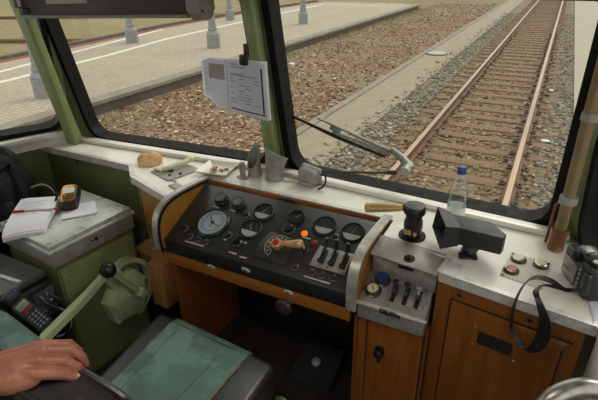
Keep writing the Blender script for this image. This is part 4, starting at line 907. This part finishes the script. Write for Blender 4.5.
# handbrake with crank
t = thing('handbrake', (-.66, 1.18, .12), 'pale green handbrake with octagonal cover, long lever and black ball crank', 'handbrake')
octg = [(1.241, .437), (1.290, .372), (1.282, .262), (1.235, .195), (1.085, .225), (1.060, .350), (1.132, .442)]
b = B(); b.prism([(-.715, y, z) for y, z in octg], (.055, 0, 0), bev=.006); emit('gear_housing', b, 'greenl', t)
cy, cz = 1.185, .325; oc2 = [(cy+(y-cy)*.86, cz+(z-cz)*.86) for y, z in octg]
b = B(); b.prism([(-.664, y, z) for y, z in oc2], (.014, 0, 0), bev=.004); cv = emit('cover_plate', b, 'greenl', t)
for y, z in [(cy+(y-cy)*.92, cz+(z-cz)*.92) for y, z in octg]:
    b = B(); b.cyl((-.664, y, z), (-.652, y, z), .009, n=6); emit('cover_bolt', b, 'greenl', t)
ac = (1.180, .335); R = .158
arcp = [(-.690, ac[0]+R*math.cos(math.radians(a)), ac[1]+R*math.sin(math.radians(a))) for a in range(-75, 91, 8)]
b = B(); b.strip(arcp, [(.018, 0, 0)]*len(arcp), .022); emit('guard_ring', b, 'greenl', t)
b = B(); b.strip([(-.690, 1.20, .490), (-.688, 1.09, .482), (-.66, .93, .455), (-.63, .72, .432), (-.60, .52, .415)], [(.014, 0, -.0)]*5, .030); b.strip([(-.690, 1.16, .487), (-.675, .95, .457), (-.645, .75, .437)], [(.017, 0, 0)]*3, .012); emit('lever', b, 'greenl', t)
b = B(); b.cyl((-.655, 1.206, .345), (-.602, 1.206, .345), .020, .018); b.box((-.606, 1.206, .345), (.03, .045, .045), (.6, 0, 0), bev=.006); b.tube([(-.612, 1.215, .330), (-.606, 1.13, .45), (-.600, 1.068, .55)], [.013, .012, .011], 12); cr_ = emit('crank_arm', b, 'greenl', t)
b = B(); b.ball((-.600, 1.058, .566), .034, sub=4); q = emit('crank_knob', b, 'black', cr_); q['label'] = 'glossy black ball knob'
b = B(); b.box((-.690, 1.135, .445), (.055, .085, .075), (.35, 0, 0), bev=.005); emit('mounting_bracket', b, 'greenl', t)
b = B(); b.cyl((-.655, 1.175, .335), (-.640, 1.175, .335), .012); emit('grease_nipple', b, 'greenl', cv)

# radio unit with telephone handset
t = thing('radio_cabinet', (-.93, .76, 0), 'low grey topped cabinet carrying the radio beside the green box', 'cabinet')
b = B(); b.box((-.965, .745, .285), (.33, .31, .57), bev=.004); emit('cabinet_body', b, 'dark', t)
b = B(); b.box((-.965, .748, .585), (.35, .325, .03), bev=.005); tp = emit('top', b, paint('dark grey lid', '#5d5b56', '#4a4844', .4), t)
b = B()
for k in range(3): b.box((-.95, .63+.085*k, .602), (.30, .016, .008), (0, 0, .08), bev=.002)
emit('top_rail', b, 'aluworn', tp)
t = thing('radio_telephone', (-.79, .80, .30), 'black radio unit with cables and dark handset with keypad mounted on the low cabinet', 'radio telephone')
b = B(); b.box((-.775, .815, .42), (.05, .17, .30), (0, 0, -.05), bev=.006); emit('radio_chassis', b, 'black', t)
b = B(); b.box((-.747, .855, .485), (.01, .085, .13), (0, .0, -.05), bev=.003); fp = emit('connector_panel', b, paint('blue grey front', '#3d4754', '#323b46', .4), t)
for y, z in ((.835, .53), (.862, .535), (.845, .50), (.872, .495), (.86, .465), (.84, .46)):
    b = B(); b.cyl((-.745, y, z), (-.725, y, z-.004), .008, .007); emit('connector', b, 'chrome', fp)
b = B(); b.box((-.741, .838, .515), (.002, .02, .006)); emit('red_light', b, 'red', fp)
for pth in ([(-.73, .862, .53), (-.70, .885, .50), (-.70, .905, .42), (-.71, .90, .33), (-.74, .86, .28)], [(-.73, .845, .50), (-.695, .87, .46), (-.70, .89, .38), (-.72, .87, .31), (-.76, .82, .29)]):
    b = B(); b.tube(cat(pth), .006, 8); emit('cable', b, 'black', t)
b = B(); b.tube(cat([(-.73, .87, .465), (-.70, .895, .43), (-.695, .90, .37), (-.715, .88, .325), (-.74, .85, .315)]), .004, 8); emit('cable', b, 'strapw', t)
mq = frame((-.715, .762, .532), (.10, .92, .38), z=(.93, -.20, .30))        # x across the keypad, y along the handset, z towards the seat
b = B(mq); b.prism([(*p, -.014) for p in rrect(-.031, .031, -.100, .062, .012)], (0, 0, .028), bev=.006); b.box((0, .078, -.002), (.064, .050, .044), bev=.016, seg=3); hs = emit('handset', b, 'navy', t)
b = B(mq); b.box((0, .032, .0145), (.046, .030, .002), bev=.0008); emit('handset_display', b, 'lcd', hs)
b = B(mq); b.box((0, .006, .0145), (.044, .007, .003), bev=.001); b.box((-.012, -.004, .0145), (.018, .006, .003), bev=.001); emit('red_keys', b, 'red', hs)
b = B(mq)
for r in range(5):
    for c in range(3): b.box((-.016+.016*c, -.020-.014*r, .0148), (.010, .007, .003), bev=.001)
emit('keypad_keys', b, 'keyg', hs)
# bench and backpack
t = thing('side_bench', (-1.38, 1.1, 0), 'dark low bench against the side wall carrying the backpack', 'bench')
bp = [(-1.60, .65), (-1.60, 1.08), (-1.485, 1.33), (-1.18, 1.33), (-1.18, .65)]
b = B(); b.prism([(x*.995, y, 0) for x, y in bp], (0, 0, .47), bev=.004); emit('bench_body', b, 'panelgreen', t); b = B(); b.prism([(x, y, .47) for x, y in bp], (0, 0, .03), bev=.006); emit('bench_top', b, 'dark', t)
t = thing('backpack', (-1.41, 1.12, .50), 'black nylon backpack with white strap ends on the bench by the side window', 'backpack')
def lump(k): return lambda p: p*(1 + .10*noise.noise(p*1.7+V((k, 0, 0))) + .05*noise.noise(p*5+V((0, k, 0))))
b = B(); b.ball((-1.365, 1.08, .715), (.175, .22, .225), (0, .1, .5), 4, lump(1)); emit('main_bag', b, 'fabric', t)
b = B(); b.ball((-1.235, 1.07, .645), (.085, .15, .14), (0, 0, .5), 4, lump(5)); emit('front_pocket', b, 'fabric', t)
b = B(); b.ball((-1.365, 1.10, .905), (.13, .17, .045), (0, .15, .5), 4, lump(9)); emit('top_flap', b, 'fabric', t)
b = B(); b.strip(cat([(-1.315, 1.000, 0.940), (-1.215, 0.980, 0.860), (-1.155, 0.990, 0.740), (-1.155, 1.000, 0.640)]), (.0, .016, 0), .004); b.strip(cat([(-1.335, 1.180, 0.940), (-1.245, 1.170, 0.880), (-1.170, 1.140, 0.780), (-1.155, 1.120, 0.680)]), (.0, .014, 0), .004); emit('shoulder_strap', b, 'fabric', t)
b = B(); b.strip(cat([(-1.20, 1.19, .765), (-1.165, 1.225, .775), (-1.135, 1.245, .755), (-1.125, 1.25, .725)]), (.004, -.004, .006), .003); emit('strap_end', b, 'strapw', t)
b = B(); b.strip(cat([(-1.165, .98, .635), (-1.145, 1.0, .62), (-1.135, 1.02, .585)]), (.004, -.004, .006), .003); emit('strap_end', b, 'strapw', t)

# ================================================================== SEAT, HAND, TUBE
t = thing('driver_chair', (0, .65, 0), 'black leathercloth driver seat with worn teal cover on cushion and backrest', 'seat')
b = B(); b.prism([(-.292, 1.018, .36), (.250, .988, .36), (.262, .46, .36), (-.225, .46, .36)], (0, 0, .138), bev=.022); cu = emit('cushion', b, 'leather', t, ang=60)
def cover(u, v):
    a, c = V((-.207, 1.004, 0)), V((.146, .982, 0)); d, e = V((-.168, .47, 0)), V((.132, .47, 0))
    if v < .75: s = v/.75; z = .5025 + .003*math.sin(u*PI)*math.sin(s*PI) + .0016*noise.noise(V((u*5, s*7, 0))) - .012*max(0, (s-.93)/.07)**2
    else: s = 1; z = .4905 - (v-.75)/.25*.07
    p = (d*(1-u)+e*u)*(1-s) + (a*(1-u)+c*u)*s; p.z = z
    if v >= .75: p.y += .016 + .004*math.sin((v-.75)/.25*PI)
    return p
b = B(); b.grid(cover, 24, 40, (0, 0, -.003)); cc = emit('seat_cover', b, 'teal', t, ang=70)
b = B(); b.tube([V(cover(.14, v/20*.74)) + V((0, 0, .001)) for v in range(1, 20)], .0022, 6); b.tube([V(cover(.70+.06*v/20, v/20*.74)) + V((0, 0, .001)) for v in range(1, 20)], .0022, 6); emit('seam', b, 'teal', cc)
b = B(); b.tube([V(cover(1.0, .30+v/12*.36)) + V((.002, 0, .001+.002*noise.noise(V((v*1.3, 0, 0))))) for v in range(13)], [.003+.003*abs(noise.noise(V((v*.9, 3, 0)))) for v in range(13)], 8); emit('torn_edge', b, paint('crumbling foam', '#7f6b47', '#57472c', .9, scale=60), cc)
outl = [(-.37, .52), (.275, .52), (.285, .88), (.275, .925), (.245, .948), (.15, .958), (.02, .963), (-.12, .985), (-.27, 1.0), (-.335, .985), (-.365, .93)]
b = B(); b.prism([(x, .305, z) for x, z in outl], (0, .115, 0), bev=.022); bk = emit('backrest', b, 'leather', t, ang=60)
b = B(); b.prism([(x, .36, z) for x, z in ((-.35, .54), (.03, .54), (.03, .968), (-.12, .993), (-.27, 1.012), (-.34, .996), (-.372, .94))], (0, .074, 0), bev=.02); emit('backrest_cover', b, 'teal', t, ang=60)
b = B(); b.tube(cat([(x, .318, z+.001) for x, z in outl[2:]], 4), .008, 8); b.tube(cat([(x, .412, z-.002) for x, z in outl[2:8]], 4), .008, 8); emit('piping', b, 'leather', bk)
b = B(); b.prism([(-.25, .95, .30), (.22, .93, .30), (.22, .48, .30), (-.2, .48, .30)], (0, 0, .065)); b.cyl((0, .7, .02), (0, .7, .31), .06); b.cyl((0, .7, 0), (0, .7, .025), .18); emit('seat_base', b, 'blackmatt', t)
b = B(); b.tube(cat([(.235, .60, .30), (.290, .70, .345), (.305, .86, .375), (.290, .96, .36), (.24, 1.0, .31)]), .010, 10); emit('frame_tube', b, 'greenl', t)
for x in (-.18, .12):
    b = B(); b.box((x, .40, .45), (.04, .03, .30), bev=.004); emit('backrest_bracket', b, 'blackmatt', t)

# hand of a person leaning on the backrest
per = thing('person', (.03, .35, .96), 'hand of a person resting over the top edge of the driver seat backrest', 'person')
d = V((.76, .65, 0)); pr = V((.65, -.76, 0)); Cn = V((.074, .379, .991)); wr = V((-.006, .312, .985))
def capsule(b, a, c, ra, rc):
    b.tube([a, a*.75+c*.25, a*.5+c*.5, a*.25+c*.75, c], [ra, ra*.75+rc*.25, (ra+rc)/2, ra*.25+rc*.75, rc], 16); b.ball(a, ra, sub=2); b.ball(c, rc, sub=2)
mcp = [Cn - pr*.034 + d*.000 + V((0, 0, .004)), Cn - pr*.012 + d*.006 + V((0, 0, .009)), Cn + pr*.011 + d*.002 + V((0, 0, .004)), Cn + pr*.032 - d*.009 + V((0, 0, -.006))]
seg = [(.044, .026, .020), (.046, .030, .021), (.043, .028, .020), (.036, .022, .018)]; rad = [(.0122, .0108, .0094, .0080), (.0124, .0111, .0096, .0082), (.0120, .0107, .0094, .0080), (.0128, .0118, .0106, .0092)]
fall = [(-.14, -1.0, -1.45), (-.16, -.95, -1.4), (-.22, -.80, -1.2), (-.24, -.42, -.60)]; yaw = [-.02, -.02, -.01, .02]
b = B(); nails = []
for i in range(4):
    p = mcp[i]; capsule(b, wr + pr*(-.022+.015*i) + d*.01, p, .017, rad[i][0]*1.15)
    fd = (d*math.cos(yaw[i]) - pr*math.sin(yaw[i]))
    for j in range(3):
        q = p + (fd*math.cos(fall[i][j]) + V((0, 0, 1))*math.sin(fall[i][j]))*seg[i][j]; capsule(b, p, q, rad[i][j]*(1.06 if j else 1), rad[i][j+1]); b.ball(p, rad[i][j]*1.08, sub=2)
        if j == 2: nails.append((q, (q-p).normalized(), fall[i][j], rad[i][3]))
        p = q
b.ball(Cn - d*.035 + V((0, 0, -.010)), (.058, .044, .026), (0, 0, math.atan2(d.y, d.x)), 3)
b.ball(Cn - d*.048 + pr*.030 + V((0, 0, -.016)), (.052, .028, .025), (0, 0, math.atan2(d.y, d.x)), 3)
th = [wr - pr*.022 + d*.012 + V((0, 0, -.008)), Cn - pr*.052 - d*.030 + V((0, 0, -.012)), Cn - pr*.066 + d*.004 + V((0, 0, -.024)), Cn - pr*.066 + d*.030 + V((0, 0, -.048))]
for a, c, ra, rc in zip(th, th[1:], (.016, .0135, .0115), (.0135, .0115, .009)): capsule(b, a, c, ra, rc)
el = V((-.215, .13, 1.00)); b.tube([wr+d*.012, wr-d*.02, wr-d*.07, (wr*.4+el*.6), el], [.029, .031, .036, .043, .047], 20)
b.ball(wr, (.034, .036, .027), (0, 0, math.atan2(d.y, d.x)), 3); b.ball(el, .044, sub=3)
hand = emit('hand', b, 'skin', per)
md = hand.modifiers.new('merge', 'REMESH'); md.mode = 'VOXEL'; md.voxel_size = .0018; md.use_smooth_shade = True
md = hand.modifiers.new('soften', 'SMOOTH'); md.factor = .5; md.iterations = 4
for q, dr, fl, r in nails[2:]:
    up = (V((0, 0, 1)) - dr*dr.z).normalized(); m = frame(q + up*r*.70 + dr*r*.15, dr, z=up); b = B(m); b.ball((0, 0, 0), (.0062, .0050, .0022), sub=3); emit('fingernail', b, 'nail', per)
b = B(); b.tube([wr-d*.125+V((0, 0, .012)), el*.6+wr*.4-d*.06+V((0, 0, .006)), el, el+V((-.04, -.06, .10)), el+V((-.05, -.10, .24))], [.046, .052, .060, .062, .064], 20); b.ball(el, .060, sub=3); emit('sleeve', b, paint('dark shirt sleeve', '#2b2f38', '#23262e', .8, scale=40), per)

# bent tube rail at the lower corner
t = thing('tube_rail', (1.1, .87, 0), 'bent worn steel tube rail in front of the brown cabinet corner', 'tube rail')
b = B(); b.tube(cat([(0.984, .83, .012), (0.984, .83, .4), (0.984, .835, .76), (0.992, .842, .83), (1.015, .862, .876), (1.057, .888, .897), (1.102, .902, .895), (1.152, .915, .87), (1.192, .92, .78), (1.197, .92, .4), (1.197, .92, .012)], 6), .0205, 18); emit('bent_tube', b, 'tubemetal', t)
for x, y in ((.984, .83), (1.197, .92)):
    b = B(); b.lathe([(.045, 0), (.045, .008), (.024, .014)], (x, y, 0), n=24); emit('floor_flange', b, 'tubemetal', t)

# ================================================================== LIGHT
t = thing('added_fill_lamp', (.15, .25, 1.97), 'added fill lamp under the cab ceiling, out of view', 'lamp')  # invented fixture, out of view, added to brighten the cab interior
b = B(); b.box((.15, .25, 1.96), (.62, .18, .02), bev=.006); emit('fill_lamp_base', b, 'greymetal', t)
b = B(); b.box((.15, .25, 1.935), (.56, .14, .03), bev=.008); emit('diffuser', b, 'lamp', t)
la = bpy.data.lights.new('added cab fill', 'AREA'); la.shape = 'RECTANGLE'; la.size = .56; la.size_y = .14; la.energy = 3.4; la.color = (1, .95, .88)  # added fill light for the dim interior
lo = bpy.data.objects.new('added_fill_light', la); COL.objects.link(lo); lo.location = (.15, .25, 1.915)
su = bpy.data.lights.new('veiled sun', 'SUN'); su.energy = 1.1; su.angle = math.radians(28); su.color = (1, .95, .88)
so = bpy.data.objects.new('veiled_sun', su); COL.objects.link(so); so.rotation_euler = Euler((math.radians(-42), math.radians(14), 0)); so.location = (0, 0, 8)
W = bpy.data.worlds.new('overcast'); S.world = W; W.use_nodes = True; bg = W.node_tree.nodes['Background']
bg.inputs[0].default_value = (1.0, .98, .945, 1); bg.inputs[1].default_value = 1.0
vs = S.view_settings; vs.view_transform = 'Standard'; vs.look = 'None'; vs.exposure = .45; vs.gamma = 1; vs.use_curve_mapping = False
S.cycles.use_denoising = True
S.cycles.max_bounces = 8; S.cycles.transparent_max_bounces = 16
